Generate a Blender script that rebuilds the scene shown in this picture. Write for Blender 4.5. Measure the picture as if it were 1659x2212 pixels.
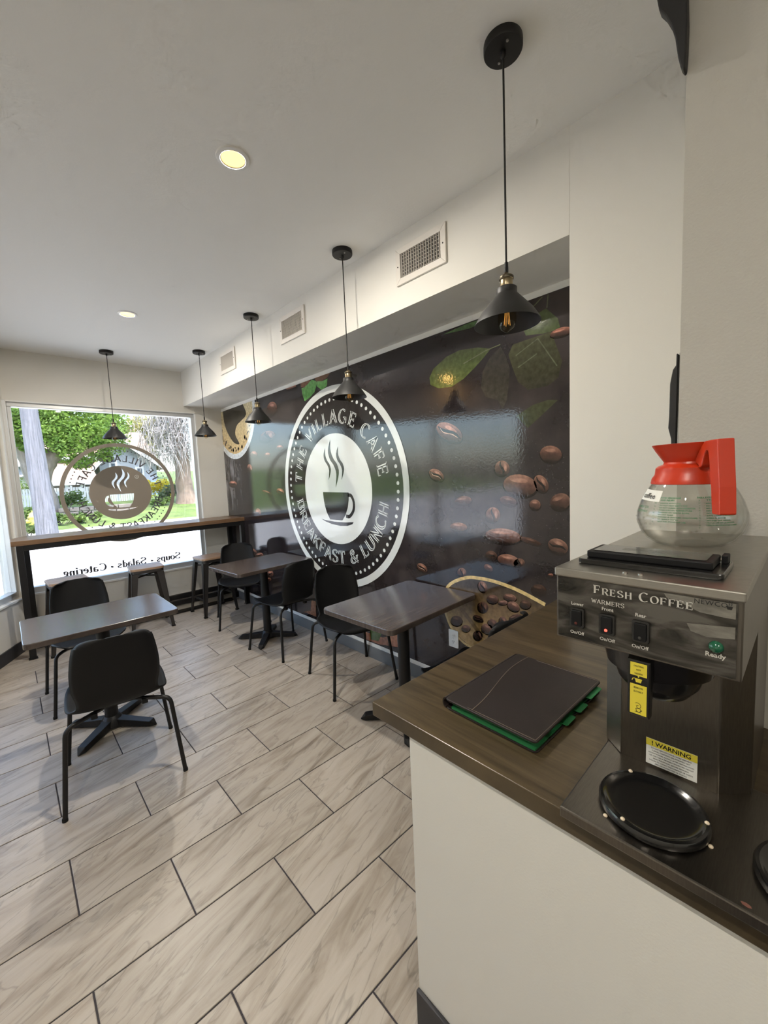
import bpy, bmesh, math, random
from mathutils import Vector, Matrix
random.seed(7)
for o in list(bpy.data.objects):
    bpy.data.objects.remove(o)
SC = bpy.context.scene
COL = SC.collection
PI = math.pi

# ------------------------------------------------------------------ camera
EYE = Vector((0.0, 0.0, 1.55))
FPX, CX, CY = 872.94, 829.5, 1106.0
YAW, PITCH, ROLL = 0.752476, -0.0916399, -0.0435490
_f = Vector((math.sin(YAW) * math.cos(PITCH), math.cos(YAW) * math.cos(PITCH), math.sin(PITCH)))
_r = Vector((math.cos(YAW), -math.sin(YAW), 0))
_u = _r.cross(_f)
CR = _r * math.cos(ROLL) + _u * math.sin(ROLL)
CU = _u * math.cos(ROLL) - _r * math.sin(ROLL)
cam = bpy.data.cameras.new('camera')
cam.sensor_fit = 'VERTICAL'
cam.sensor_height = 36.0
cam.lens = FPX * 36.0 / 2212.0
cam.clip_start = 0.02
cam.clip_end = 500
camo = bpy.data.objects.new('camera', cam)
COL.objects.link(camo)
M = Matrix((CR, CU, -_f)).transposed().to_4x4()
M.translation = EYE
camo.matrix_world = M
SC.camera = camo

# ------------------------------------------------------------------ sky, sun, exposure
world = bpy.data.worlds.new('sky')
SC.world = world
world.use_nodes = True
wn = world.node_tree
wn.nodes.clear()
wo = wn.nodes.new('ShaderNodeOutputWorld')
wb = wn.nodes.new('ShaderNodeBackground')
ws = wn.nodes.new('ShaderNodeTexSky')
ws.sky_type = 'NISHITA'
ws.sun_disc = False
ws.sun_elevation = math.radians(66)
ws.sun_rotation = math.radians(200)
ws.air_density = 1.0
ws.dust_density = 2.5
ws.ozone_density = 1.0
wb.inputs['Strength'].default_value = 0.50
wn.links.new(ws.outputs[0], wb.inputs[0])
wn.links.new(wb.outputs[0], wo.inputs[0])

sun = bpy.data.lights.new('sun', 'SUN')
sun.energy = 3.2
sun.color = (1.0, 0.95, 0.86)
sun.angle = math.radians(0.6)
suno = bpy.data.objects.new('sun', sun)
COL.objects.link(suno)
# the sun stands high over the roof behind the camera, so no direct beam enters the room
suno.rotation_euler = Vector((-0.14, 0.38, -0.92)).to_track_quat('-Z', 'Y').to_euler()
suno.location = (4, -8, 12)

SC.view_settings.view_transform = 'Standard'
SC.view_settings.look = 'None'
SC.view_settings.exposure = 1.18
SC.view_settings.gamma = 1.0
SC.view_settings.use_curve_mapping = False
SC.cycles.max_bounces = 6
SC.cycles.diffuse_bounces = 4
SC.cycles.glossy_bounces = 3
SC.cycles.transparent_max_bounces = 12
SC.cycles.use_adaptive_sampling = True
SC.cycles.adaptive_threshold = 0.08
SC.cycles.adaptive_min_samples = 8
SC.cycles.sample_clamp_indirect = 8.0
SC.cycles.use_denoising = True


# ------------------------------------------------------------------ helpers: pixel rays used to measure the photograph
def ray(px, py):
    return CR * ((px - CX) / FPX) - CU * ((py - CY) / FPX) + _f


def at(px, py, ax, v):
    d = ray(px, py)
    return EYE + d * ((v - EYE[ax]) / d[ax])


# ------------------------------------------------------------------ mesh builder
class MB:
    def __init__(s):
        s.v, s.f, s.c = [], [], []

    def add(s, verts, faces, col=None):
        n = len(s.v)
        s.v += [Vector(p) for p in verts]
        s.f += [tuple(i + n for i in f) for f in faces]
        s.c += [col] * len(verts)
        return s

    def box(s, x0, x1, y0, y1, z0, z1, M=None):
        p = [(x, y, z) for z in (z0, z1) for y in (y0, y1) for x in (x0, x1)]
        if M is not None:
            p = [M @ Vector(q) for q in p]
        return s.add(p, [(0, 2, 3, 1), (4, 5, 7, 6), (0, 1, 5, 4), (2, 6, 7, 3), (0, 4, 6, 2), (1, 3, 7, 5)])

    def bar(s, a, b, w, h, up=(0, 0, 1), w2=None, h2=None):
        a, b = Vector(a), Vector(b)
        d = (b - a).normalized()
        r = d.cross(Vector(up))
        if r.length < 1e-5:
            r = d.cross(Vector((1, 0, 0)))
        r.normalize()
        u = r.cross(d)
        w2 = w if w2 is None else w2
        h2 = h if h2 is None else h2
        p = []
        for q, ww, hh in ((a, w, h), (b, w2, h2)):
            for i, j in ((-1, -1), (1, -1), (1, 1), (-1, 1)):
                p.append(q + r * (i * ww / 2) + u * (j * hh / 2))
        return s.add(p, [(3, 2, 1, 0), (4, 5, 6, 7), (0, 1, 5, 4), (1, 2, 6, 5), (2, 3, 7, 6), (3, 0, 4, 7)])

    def tube(s, path, r, seg=10, cap=True):
        path = [Vector(p) for p in path]
        n = len(path)
        rr = r if isinstance(r, (list, tuple)) else [r] * n
        up = None
        rings = []
        for i, p in enumerate(path):
            d = (path[min(i + 1, n - 1)] - path[max(i - 1, 0)]).normalized()
            if up is None:
                t = Vector((0, 0, 1)) if abs(d.z) < .9 else Vector((1, 0, 0))
                up = (t - d * t.dot(d)).normalized()
            else:
                up = (up - d * up.dot(d)).normalized()
            q = d.cross(up)
            rings.append([p + (up * math.cos(2 * PI * k / seg) + q * math.sin(2 * PI * k / seg)) * rr[i] for k in range(seg)])
        vs = [v for g in rings for v in g]
        fs = []
        for i in range(n - 1):
            for k in range(seg):
                k2 = (k + 1) % seg
                fs.append((i * seg + k, i * seg + k2, (i + 1) * seg + k2, (i + 1) * seg + k))
        if cap:
            fs.append(tuple(reversed(range(seg))))
            fs.append(tuple((n - 1) * seg + k for k in range(seg)))
        return s.add(vs, fs)

    def lathe(s, prof, seg=32, c=(0, 0, 0), cap=False):
        c = Vector(c)
        vs, fs = [], []
        for r, z in prof:
            for k in range(seg):
                a = 2 * PI * k / seg
                vs.append(c + Vector((r * math.cos(a), r * math.sin(a), z)))
        for i in range(len(prof) - 1):
            for k in range(seg):
                k2 = (k + 1) % seg
                fs.append((i * seg + k, i * seg + k2, (i + 1) * seg + k2, (i + 1) * seg + k))
        if cap:
            fs.append(tuple(reversed(range(seg))))
            fs.append(tuple((len(prof) - 1) * seg + k for k in range(seg)))
        return s.add(vs, fs)

    def prism(s, poly, fn, d0, d1):
        """polygon of 2-D points extruded between depths d0, d1; fn(u, v, d) gives the 3-D point"""
        n = len(poly)
        vs = [fn(u, v, d0) for u, v in poly] + [fn(u, v, d1) for u, v in poly]
        fs = [tuple(reversed(range(n))), tuple(range(n, 2 * n))]
        fs += [(i, (i + 1) % n, n + (i + 1) % n, n + i) for i in range(n)]
        return s.add(vs, fs)

    def mesh(s, name, mat, smooth=False, bevel=0, fixn=True):
        me = bpy.data.meshes.new(name)
        me.from_pydata([tuple(v) for v in s.v], [], s.f)
        if any(c is not None for c in s.c):
            at_ = me.color_attributes.new('Col', 'FLOAT_COLOR', 'POINT')
            for i, c in enumerate(s.c):
                c = c or (1, 1, 1)
                at_.data[i].color = (c[0], c[1], c[2], 1)
        if fixn or bevel:
            bm = bmesh.new()
            bm.from_mesh(me)
            if bevel:
                bmesh.ops.remove_doubles(bm, verts=bm.verts, dist=1e-6)
            bmesh.ops.recalc_face_normals(bm, faces=bm.faces)
            if bevel:
                es = [e for e in bm.edges if len(e.link_faces) == 2 and e.calc_face_angle(0) > .6]
                bmesh.ops.bevel(bm, geom=es, offset=bevel, segments=2, affect='EDGES', profile=.5)
            bm.to_mesh(me)
            bm.free()
        if smooth:
            me.polygons.foreach_set('use_smooth', [True] * len(me.polygons))
            try:
                me.set_sharp_from_angle(angle=math.radians(38))
            except Exception:
                pass
        if mat is not None:
            me.materials.append(mat)
        me.update()
        return me

    def build(s, name, mat, parent=None, smooth=False, bevel=0, fixn=True, **tags):
        o = bpy.data.objects.new(name, s.mesh(name, mat, smooth, bevel, fixn))
        COL.objects.link(o)
        if parent is not None:
            o.parent = parent
        for k, v in tags.items():
            o[k] = v
        return o


def thing(name, label, cat, loc=(0, 0, 0), rz=0, group=None, kind=None):
    o = bpy.data.objects.new(name, None)
    o.empty_display_size = .05
    COL.objects.link(o)
    o.location = loc
    o.rotation_euler = (0, 0, rz)
    if label:
        o['label'] = label
    if cat:
        o['category'] = cat
    if group:
        o['group'] = group
    if kind:
        o['kind'] = kind
    return o


def dup(o, loc, rz, label, parent=None):
    """copy a thing with its parts and their sub-parts (mesh data shared)"""
    def cp(src, par):
        c = src.copy()
        COL.objects.link(c)
        c.parent = par
        for ch in src.children:
            cp(ch, c)
        return c
    r = cp(o, parent)
    r.location = loc
    r.rotation_euler = (0, 0, rz)
    r['label'] = label
    return r


def smooth_path(pts, n=6):
    """Catmull-Rom through the points"""
    P = [Vector(p) for p in pts]
    P = [P[0] * 2 - P[1]] + P + [P[-1] * 2 - P[-2]]
    out = []
    for i in range(1, len(P) - 2):
        for k in range(n):
            t = k / n
            a, b, c, d = P[i - 1], P[i], P[i + 1], P[i + 2]
            out.append(.5 * ((2 * b) + (c - a) * t + (2 * a - 5 * b + 4 * c - d) * t * t + (3 * b - a - 3 * c + d) * t ** 3))
    out.append(P[-2])
    return out


def fillet(pts, rad, n=5):
    """polyline with its inner corners rounded"""
    P = [Vector(p) for p in pts]
    out = [P[0]]
    for i in range(1, len(P) - 1):
        a, b, c = P[i - 1], P[i], P[i + 1]
        r = min(rad, (a - b).length * .48, (c - b).length * .48)
        p0, p2 = b + (a - b).normalized() * r, b + (c - b).normalized() * r
        for k in range(n + 1):
            t = k / n
            out.append(p0 * (1 - t) ** 2 + b * (2 * t * (1 - t)) + p2 * t * t)
    out.append(P[-1])
    return out


def rrect(w, h, r, n=5, cx=0, cy=0):
    out = []
    for sx, sy, a0 in ((1, 1, 0), (-1, 1, 90), (-1, -1, 180), (1, -1, 270)):
        for k in range(n + 1):
            a = math.radians(a0 + 90 * k / n)
            out.append((cx + sx * (w / 2 - r) + r * math.cos(a), cy + sy * (h / 2 - r) + r * math.sin(a)))
    return out


# ------------------------------------------------------------------ materials
def mat(name, col, rough=.5, metal=0, spec=.5, noise=None, bump=None, coat=0, emit=None, alpha=None):
    """noise=(scale, amount, stretch xyz) varies the colour, bump=(scale, strength)"""
    m = bpy.data.materials.new(name)
    m.use_nodes = True
    nt = m.node_tree
    b = nt.nodes['Principled BSDF']
    b.inputs['Base Color'].default_value = (*col, 1)
    b.inputs['Roughness'].default_value = rough
    b.inputs['Metallic'].default_value = metal
    b.inputs['Specular IOR Level'].default_value = spec
    if coat:
        b.inputs['Coat Weight'].default_value = coat
        b.inputs['Coat Roughness'].default_value = .08
    if emit:
        b.inputs['Emission Color'].default_value = (*emit[:3], 1)
        b.inputs['Emission Strength'].default_value = emit[3]
    if noise or bump:
        tc = nt.nodes.new('ShaderNodeTexCoord')
    if noise:
        sc, amt, st = noise
        mp = nt.nodes.new('ShaderNodeMapping')
        mp.inputs['Scale'].default_value = st
        nz = nt.nodes.new('ShaderNodeTexNoise')
        nz.inputs['Scale'].default_value = sc
        nz.inputs['Detail'].default_value = 6
        nz.inputs['Roughness'].default_value = .6
        rp = nt.nodes.new('ShaderNodeMapRange')
        rp.inputs['From Min'].default_value = .3
        rp.inputs['From Max'].default_value = .7
        rp.inputs['To Min'].default_value = 1 - amt
        rp.inputs['To Max'].default_value = 1 + amt
        mx = nt.nodes.new('ShaderNodeVectorMath')
        mx.operation = 'SCALE'
        mx.inputs[0].default_value = col
        nt.links.new(tc.outputs['Object'], mp.inputs[0])
        nt.links.new(mp.outputs[0], nz.inputs['Vector'])
        nt.links.new(nz.outputs['Fac'], rp.inputs['Value'])
        nt.links.new(rp.outputs[0], mx.inputs['Scale'])
        nt.links.new(mx.outputs[0], b.inputs['Base Color'])
    if bump:
        nb = nt.nodes.new('ShaderNodeTexNoise')
        nb.inputs['Scale'].default_value = bump[0]
        nb.inputs['Detail'].default_value = 4
        bp = nt.nodes.new('ShaderNodeBump')
        bp.inputs['Strength'].default_value = bump[1]
        bp.inputs['Distance'].default_value = .002
        nt.links.new(tc.outputs['Object'], nb.inputs['Vector'])
        nt.links.new(nb.outputs['Fac'], bp.inputs['Height'])
        nt.links.new(bp.outputs[0], b.inputs['Normal'])
    return m


def glass_pane(name, tint=(.97, .985, .98)):
    """thin architectural glass: clear with a Fresnel sheen"""
    m = bpy.data.materials.new(name)
    m.use_nodes = True
    nt = m.node_tree
    nt.nodes.clear()
    out = nt.nodes.new('ShaderNodeOutputMaterial')
    tr = nt.nodes.new('ShaderNodeBsdfTransparent')
    tr.inputs[0].default_value = (*tint, 1)
    gl = nt.nodes.new('ShaderNodeBsdfGlossy')
    gl.inputs['Roughness'].default_value = .01
    lw_ = nt.nodes.new('ShaderNodeLayerWeight')
    lw_.inputs['Blend'].default_value = .5
    pw = nt.nodes.new('ShaderNodeMath')
    pw.operation = 'POWER'
    pw.inputs[1].default_value = 4.0
    nt.links.new(lw_.outputs['Facing'], pw.inputs[0])
    fr = nt.nodes.new('ShaderNodeMath')
    fr.operation = 'MULTIPLY_ADD'
    fr.inputs[1].default_value = .85
    fr.inputs[2].default_value = .045
    nt.links.new(pw.outputs[0], fr.inputs[0])
    mx = nt.nodes.new('ShaderNodeMixShader')
    nt.links.new(fr.outputs[0], mx.inputs[0])
    nt.links.new(tr.outputs[0], mx.inputs[1])
    nt.links.new(gl.outputs[0], mx.inputs[2])
    nt.links.new(mx.outputs[0], out.inputs[0])
    return m


def ramp(nt, stops):
    r = nt.nodes.new('ShaderNodeValToRGB')
    e = r.color_ramp.elements
    while len(e) > 1:
        e.remove(e[-1])
    e[0].position, e[0].color = stops[0][0], (*stops[0][1], 1)
    for p, c in stops[1:]:
        q = e.new(p)
        q.color = (*c, 1)
    return r


def tile_material():
    m = bpy.data.materials.new('stone_tile')
    m.use_nodes = True
    nt = m.node_tree
    N, L = nt.nodes.new, nt.links.new
    b = nt.nodes['Principled BSDF']
    tc, oi = N('ShaderNodeTexCoord'), N('ShaderNodeObjectInfo')
    off = N('ShaderNodeVectorMath')
    off.operation = 'SCALE'
    off.inputs[0].default_value = (37, 61, 13)
    L(oi.outputs['Random'], off.inputs['Scale'])
    ad = N('ShaderNodeVectorMath')
    L(tc.outputs['Object'], ad.inputs[0])
    L(off.outputs[0], ad.inputs[1])
    mp = N('ShaderNodeMapping')
    mp.vector_type = 'TEXTURE'
    mp.inputs['Rotation'].default_value = (0, 0, math.radians(13))
    mp.inputs['Scale'].default_value = (.62, .11, 1)
    L(ad.outputs[0], mp.inputs[0])
    n1 = N('ShaderNodeTexNoise')
    n1.inputs['Scale'].default_value = 1.5
    n1.inputs['Detail'].default_value = 9
    n1.inputs['Roughness'].default_value = .62
    n1.inputs['Distortion'].default_value = .9
    L(mp.outputs[0], n1.inputs['Vector'])
    r1 = ramp(nt, [(.26, (.20, .165, .13)), (.40, (.32, .275, .225)), (.52, (.405, .36, .305)), (.75, (.46, .42, .365))])
    L(n1.outputs['Fac'], r1.inputs[0])
    # thin dark veins
    mp2 = N('ShaderNodeMapping')
    mp2.vector_type = 'TEXTURE'
    mp2.inputs['Rotation'].default_value = (0, 0, math.radians(19))
    mp2.inputs['Scale'].default_value = (.95, .17, 1)
    L(ad.outputs[0], mp2.inputs[0])
    n2 = N('ShaderNodeTexNoise')
    n2.inputs['Scale'].default_value = 2.2
    n2.inputs['Detail'].default_value = 5
    n2.inputs['Distortion'].default_value = .7
    L(mp2.outputs[0], n2.inputs['Vector'])
    ab = N('ShaderNodeMath')
    ab.operation = 'SUBTRACT'
    ab.inputs[1].default_value = .5
    L(n2.outputs['Fac'], ab.inputs[0])
    a2 = N('ShaderNodeMath')
    a2.operation = 'ABSOLUTE'
    L(ab.outputs[0], a2.inputs[0])
    mr = N('ShaderNodeMapRange')
    mr.inputs['From Min'].default_value = 0
    mr.inputs['From Max'].default_value = .02
    mr.inputs['To Min'].default_value = .74
    mr.inputs['To Max'].default_value = 1
    L(a2.outputs[0], mr.inputs['Value'])
    mu = N('ShaderNodeVectorMath')
    mu.operation = 'SCALE'
    L(r1.outputs[0], mu.inputs[0])
    L(mr.outputs[0], mu.inputs['Scale'])
    vr = N('ShaderNodeMapRange')
    vr.inputs['To Min'].default_value = .93
    vr.inputs['To Max'].default_value = 1.07
    L(oi.outputs['Random'], vr.inputs['Value'])
    mu2 = N('ShaderNodeVectorMath')
    mu2.operation = 'SCALE'
    L(mu.outputs[0], mu2.inputs[0])
    L(vr.outputs[0], mu2.inputs['Scale'])
    L(mu2.outputs[0], b.inputs['Base Color'])
    b.inputs['Roughness'].default_value = .36
    bp = N('ShaderNodeBump')
    bp.inputs['Strength'].default_value = .25
    bp.inputs['Distance'].default_value = .002
    L(n1.outputs['Fac'], bp.inputs['Height'])
    L(bp.outputs[0], b.inputs['Normal'])
    return m


def wood_material(name, dark, light, scale=(1, 14, 14), rough=.45, rot=0, nscale=2.5):
    m = bpy.data.materials.new(name)
    m.use_nodes = True
    nt = m.node_tree
    N, L = nt.nodes.new, nt.links.new
    b = nt.nodes['Principled BSDF']
    tc = N('ShaderNodeTexCoord')
    mp = N('ShaderNodeMapping')
    mp.inputs['Scale'].default_value = scale
    mp.inputs['Rotation'].default_value = (0, 0, rot)
    L(tc.outputs['Object'], mp.inputs[0])
    n1 = N('ShaderNodeTexNoise')
    n1.inputs['Scale'].default_value = nscale
    n1.inputs['Detail'].default_value = 8
    n1.inputs['Roughness'].default_value = .65
    n1.inputs['Distortion'].default_value = .5
    L(mp.outputs[0], n1.inputs['Vector'])
    r = ramp(nt, [(.3, dark), (.7, light)])
    L(n1.outputs['Fac'], r.inputs[0])
    L(r.outputs[0], b.inputs['Base Color'])
    b.inputs['Roughness'].default_value = rough
    bp = N('ShaderNodeBump')
    bp.inputs['Strength'].default_value = .15
    bp.inputs['Distance'].default_value = .001
    L(n1.outputs['Fac'], bp.inputs['Height'])
    L(bp.outputs[0], b.inputs['Normal'])
    return m


PAINT = mat('wall_paint', (.72, .70, .645), .75, spec=.3, bump=(220, .12))
CEIL = mat('ceiling_paint', (.84, .83, .79), .85, spec=.2, bump=(90, .25))
TRIMW = mat('white_trim', (.78, .78, .75), .45, bump=(150, .05))
GREYBASE = mat('grey_baseboard', (.17, .18, .19), .5)
BLACKBASE = mat('dark_baseboard', (.035, .035, .04), .5)
TILE = tile_material()
GROUT = mat('dark_grout', (.045, .04, .045), .9)
BLKMETAL = mat('black_metal', (.007, .007, .0075), .42, spec=.4)
BLKPLAST = mat('black_plastic', (.005, .0053, .006), .55, spec=.28, bump=(900, .08))
CORD = mat('black_cord', (.012, .012, .012), .7)
BRASS = mat('aged_brass', (.36, .29, .18), .32, metal=1)
SHADE = mat('black_shade', (.014, .014, .014), .5)
BULB = glass_pane('bulb_glass', (.95, .88, .74))
FILAMENT = mat('amber_filament', (.8, .42, .10), .4, emit=(1, .5, .12, .25))
PANE = glass_pane('window_glass')
ALU = mat('aluminium_frame', (.60, .61, .61), .4, metal=.55)
TABLETOP = wood_material('table_laminate', (.048, .037, .033), (.105, .084, .074), (2, 22, 1), .20)
TABLETOP.node_tree.nodes['Principled BSDF'].inputs['IOR'].default_value = 1.55
TABLEEDGE = mat('table_edge', (.055, .046, .042), .4)
BARWOOD = wood_material('bar_wood', (.10, .055, .03), (.24, .14, .075), (1.2, 16, 16), .3)
STOOLWOOD = wood_material('stool_wood', (.18, .10, .06), (.40, .27, .18), (2, 16, 4), .4)
GUNMETAL = mat('gunmetal', (.075, .07, .068), .38, metal=.8)
COUNTER = wood_material('counter_wood', (.026, .0185, .010), (.105, .076, .040), (14, 1.1, 1), .30)
STEEL = mat('brushed_steel', (.40, .385, .35), .33, metal=1, noise=(60, .08, (1, 1, 12)))
# ================================================================== ROOM SHELL
ZC = 2.90            # ceiling
XM = 2.165           # recessed wall behind the mural
XA = 1.775           # wall plane flush with the soffit
YN = 0.72            # near end of the recess
YF = 5.33            # front (window) wall
ZS = 2.49            # underside of the soffit
ST = dict(kind='structure')

# ---- floor: dark grout bed with one object for each tile
fl = MB().box(-4.0, 3.4, -3.0, 5.5, -.12, -.003).build('floor', GROUT, **ST)
TL, TW, GAP = .6126, .30705, .0055
X0, Y0 = .0575, 2.69958
tm = MB()
hx, hy, b_ = TL / 2 - GAP / 2, TW / 2 - GAP / 2, .002
tm.add([(-hx, -hy, -.003), (hx, -hy, -.003), (hx, hy, -.003), (-hx, hy, -.003),
        (-hx, -hy, -b_ * .6), (hx, -hy, -b_ * .6), (hx, hy, -b_ * .6), (-hx, hy, -b_ * .6),
        (-hx + b_, -hy + b_, 0), (hx - b_, -hy + b_, 0), (hx - b_, hy - b_, 0), (-hx + b_, hy - b_, 0)],
       [(8, 9, 10, 11)] + [(i, (i + 1) % 4, 4 + (i + 1) % 4, 4 + i) for i in range(4)] + [(4 + i, 4 + (i + 1) % 4, 8 + (i + 1) % 4, 8 + i) for i in range(4)])
tile_mesh = tm.mesh('tile', TILE)
for v in range(-9, 8):
    ylo = Y0 - TW * (v + 1)
    yc = ylo + TW / 2
    for k in range(-3, 5):
        xc = X0 + .3063 * (v % 2) + TL * k + TL / 2 - TL
        if xc - TL / 2 > XM - .02 or xc + TL / 2 < -1.75 or (xc > .9 and yc < .5):
            continue
        x0, x1 = xc - hx, min(xc + hx, XM - .004)
        y0, y1 = yc - hy, min(yc + hy, YF - .004)
        if y1 - y0 < .02 or x1 - x0 < .02:
            continue
        if x1 - x0 < TL - GAP - .001 or y1 - y0 < TW - GAP - .001:
            c = MB()
            c.add([(x0, y0, -.003), (x1, y0, -.003), (x1, y1, -.003), (x0, y1, -.003), (x0, y0, 0), (x1, y0, 0), (x1, y1, 0), (x0, y1, 0)],
                  [(4, 5, 6, 7), (0, 1, 5, 4), (1, 2, 6, 5), (2, 3, 7, 6), (3, 0, 4, 7)])
            for q in c.v:
                q.x -= xc
                q.y -= yc
            o = c.build('tile', TILE, fl)
        else:
            o = bpy.data.objects.new('tile', tile_mesh)
            COL.objects.link(o)
            o.parent = fl
        o.location = (xc, yc, 0)

# ---- ceiling and soffit
cl_ = MB().box(-4.0, 3.4, -3.0, 5.50, ZC, ZC + .14).build('ceiling', CEIL, **ST)
sx = lambda y: 1.785 - .015 * y
MB().prism([(sx(YN), YN), (XM + .2, YN), (XM + .2, YF), (sx(YF), YF)], lambda u, v, d: (u, v, d), ZS, ZC).build('ceiling_soffit', PAINT, **ST)

# ---- mural wall (recess), wall flush with the soffit, partition behind the counter
MB().box(XM, XM + .2, YN, YF + .15, 0, ZS).build('wall_right', PAINT, **ST)
MB().box(XA, XM + .2, -3.0, YN, 0, ZC).build('wall_stub', PAINT, **ST)
XP, YP = 1.27, .243
PAINTDK = mat('darker_wall_paint', (.44, .425, .385), .75, spec=.3, bump=(160, .3))  # wall paint, set darker on the partition
MB().box(XP, XA, -3.0, YP, 0, ZC).build('wall_partition', PAINTDK, **ST)

# ---- front wall with its big window opening
WX0, WX1, WZ0, WZ1 = .10, 1.84, .505, 2.42
fw = MB()
fw.box(-.05, XM + .2, YF, YF + .15, 0, WZ0).box(-.05, XM + .2, YF, YF + .15, WZ1, ZC)
fw.box(-.05, WX0, YF, YF + .15, WZ0, WZ1).box(WX1, XM + .2, YF, YF + .15, WZ0, WZ1)
fw.build('wall_front', PAINT, **ST)


def window(name, x0, x1, z0, z1, fn, panes, fwid=.055, mull=.06, dep=(.03, .11), glassd=.07):
    """frame, panes and sill of a window; fn(u, d, z) gives the 3-D point, d runs outwards"""
    w = thing(name, None, None, kind='structure')

    def bx(u0, u1, d0, d1, za, zb):
        m = MB()
        p = [fn(u, d, z) for z in (za, zb) for d in (d0, d1) for u in (u0, u1)]
        m.add(p, [(0, 2, 3, 1), (4, 5, 7, 6), (0, 1, 5, 4), (2, 6, 7, 3), (0, 4, 6, 2), (1, 3, 7, 5)])
        return m
    for nm, a in (('frame_head', (x0, x1, dep[0], dep[1], z1 - fwid, z1)), ('frame_sill', (x0, x1, dep[0], dep[1], z0, z0 + fwid * 1.25)),
                  ('frame_jamb', (x0, x0 + fwid * .6, dep[0], dep[1], z0 + fwid * 1.25, z1 - fwid)), ('frame_jamb', (x1 - fwid, x1, dep[0], dep[1], z0 + fwid * 1.25, z1 - fwid))):
        bx(*a).build(nm, ALU, w, bevel=.004)
    # white inner stop bead around the opening
    e = .012
    for a in ((x0, x1, -.004, dep[0], z1 - e, z1), (x0, x1, -.02, dep[0], z0 - .005, z0 + e), (x1 - e, x1, -.004, dep[0], z0, z1)):
        bx(*a).build('reveal_bead', TRIMW, w)
    lo, hi = x0 + fwid * .6, x1 - fwid
    n = len(panes)
    for i, (a, b) in enumerate(panes):
        bx(lo + (hi - lo) * a, lo + (hi - lo) * b, glassd, glassd + .006, z0 + fwid * 1.25, z1 - fwid).build('pane', PANE, w)
        if i:
            u = lo + (hi - lo) * a
            bx(u - mull / 2, u + mull / 2, dep[0], dep[1], z0 + fwid * 1.25, z1 - fwid).build('mullion', ALU, w, bevel=.004)
    return w


window('window_1', WX0, WX1, WZ0, WZ1, lambda u, d, z: (u, YF + d, z), [(0, 1)])

# ---- angled shop-front wall
C0 = Vector((.075, YF, 0))
LD = Vector((-.4462, -.8949, 0))            # runs from the corner towards the entrance
LN = Vector((-.8949, .4462, 0))             # outwards
lw = lambda u, d, z: C0 + LD * u + LN * d + Vector((0, 0, z))
m = MB()


def lbox(m, u0, u1, z0, z1, d0=0, d1=.15):
    p = [lw(u, d, z) for z in (z0, z1) for d in (d0, d1) for u in (u0, u1)]
    m.add(p, [(0, 2, 3, 1), (4, 5, 7, 6), (0, 1, 5, 4), (2, 6, 7, 3), (0, 4, 6, 2), (1, 3, 7, 5)])


LLEN = 3.8
for a in ((0, LLEN, 0, .505), (0, LLEN, 2.42, ZC), (0, .06, .505, 2.42), (2.75, LLEN, .505, 2.42)):
    lbox(m, *a)
m.build('wall_left', PAINT, **ST)
window('window_2', .06, 2.75, .505, 2.42, lw, [(0, .52), (.52, 1)])
e0 = lw(LLEN, 0, 0)
MB().box(e0.x - .15, e0.x, -3.0, e0.y + .05, 0, ZC).build('wall_side', PAINT, **ST)
MB().box(-4.0, 3.4, -3.15, -3.0, 0, ZC).build('wall_back', PAINT, **ST)
# corner post between the two windows
MB().box(.035, .095, YF - .012, YF + .10, .505, 2.42).build('trim_1', ALU, bevel=.004, **ST)

# ---- low wall under the counter
MB().box(.719, .845, -3.0, .71, 0, .868).build('wall_counter', PAINT, bevel=.004, **ST)

# ---- baseboards
MB().box(XM - .012, XM, YN, YF, 0, .104).build('baseboard_right', GREYBASE, bevel=.003, **ST)
MB().box(XM - .006, XM, YN, YF, .104, .135).build('trim_2', TRIMW, **ST)
MB().box(.095, XM - .012, YF - .012, YF, 0, .10).build('baseboard_front', mat('pale_baseboard', (.55, .53, .47), .5), bevel=.003, **ST)
m = MB()
lbox(m, 0.02, LLEN, 0, .115, -.012, 0)
m.build('baseboard_left', BLACKBASE, **ST)
MB().box(.707, .719, -3.0, .71, 0, .115).build('baseboard_counter', BLACKBASE, bevel=.003, **ST)
MB().box(e0.x, e0.x + .012, -3.0, e0.y, 0, .115).build('baseboard_side', BLACKBASE, **ST)

# ================================================================== CEILING LIGHTS
LENS = mat('warm_lens', (1, .8, .5), .4, emit=(1.0, .58, .16, 1.1))
WHITEPL = mat('white_plastic', (.78, .77, .74), .4)


def recessed(x, y, label, power=13.5, tint=(1.0, .93, .82)):
    t = thing('recessed_light', label, 'ceiling light', (x, y, ZC), 0, 'recessed ceiling lights')
    MB().lathe([(.047, -.004), (.052, -.007), (.066, -.005), (.068, 0), (.048, 0)], 40).build('trim_ring', WHITEPL, t, smooth=True)
    MB().lathe([(.0005, -.0035), (.025, -.0038), (.0475, -.003), (.0475, 0), (.0005, 0)], 40).build('lens', LENS, t, smooth=True)
    l = bpy.data.lights.new('lamp_glow', 'AREA')
    l.shape = 'DISK'
    l.size = .068
    l.energy = power
    l.color = tint
    l.spread = math.radians(178)
    lo = bpy.data.objects.new('lamp_glow', l)
    COL.objects.link(lo)
    lo.location = (0, 0, -.0055)
    lo.parent = t
    return t


recessed(.834, 1.724, 'lit round recessed ceiling light, the larger of the two in view')
recessed(.845, 3.76, 'lit round recessed ceiling light closest to the shop window')
recessed(-.52, 3.70, 'round recessed ceiling light by the angled shop window, mirrored in the mural', 1.5, (1.0, .55, .16))
recessed(-.60, .20, 'added unseen fill lamp, built as a round recessed ceiling light beside the side wall', 10)  # made-up lamp for fill, placed so the pendant's shadow lands on the mural
recessed(-.60, -1.6, 'added unseen fill lamp, built as a round recessed ceiling light close to the back wall')  # out-of-view lamp added to brighten the room

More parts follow.
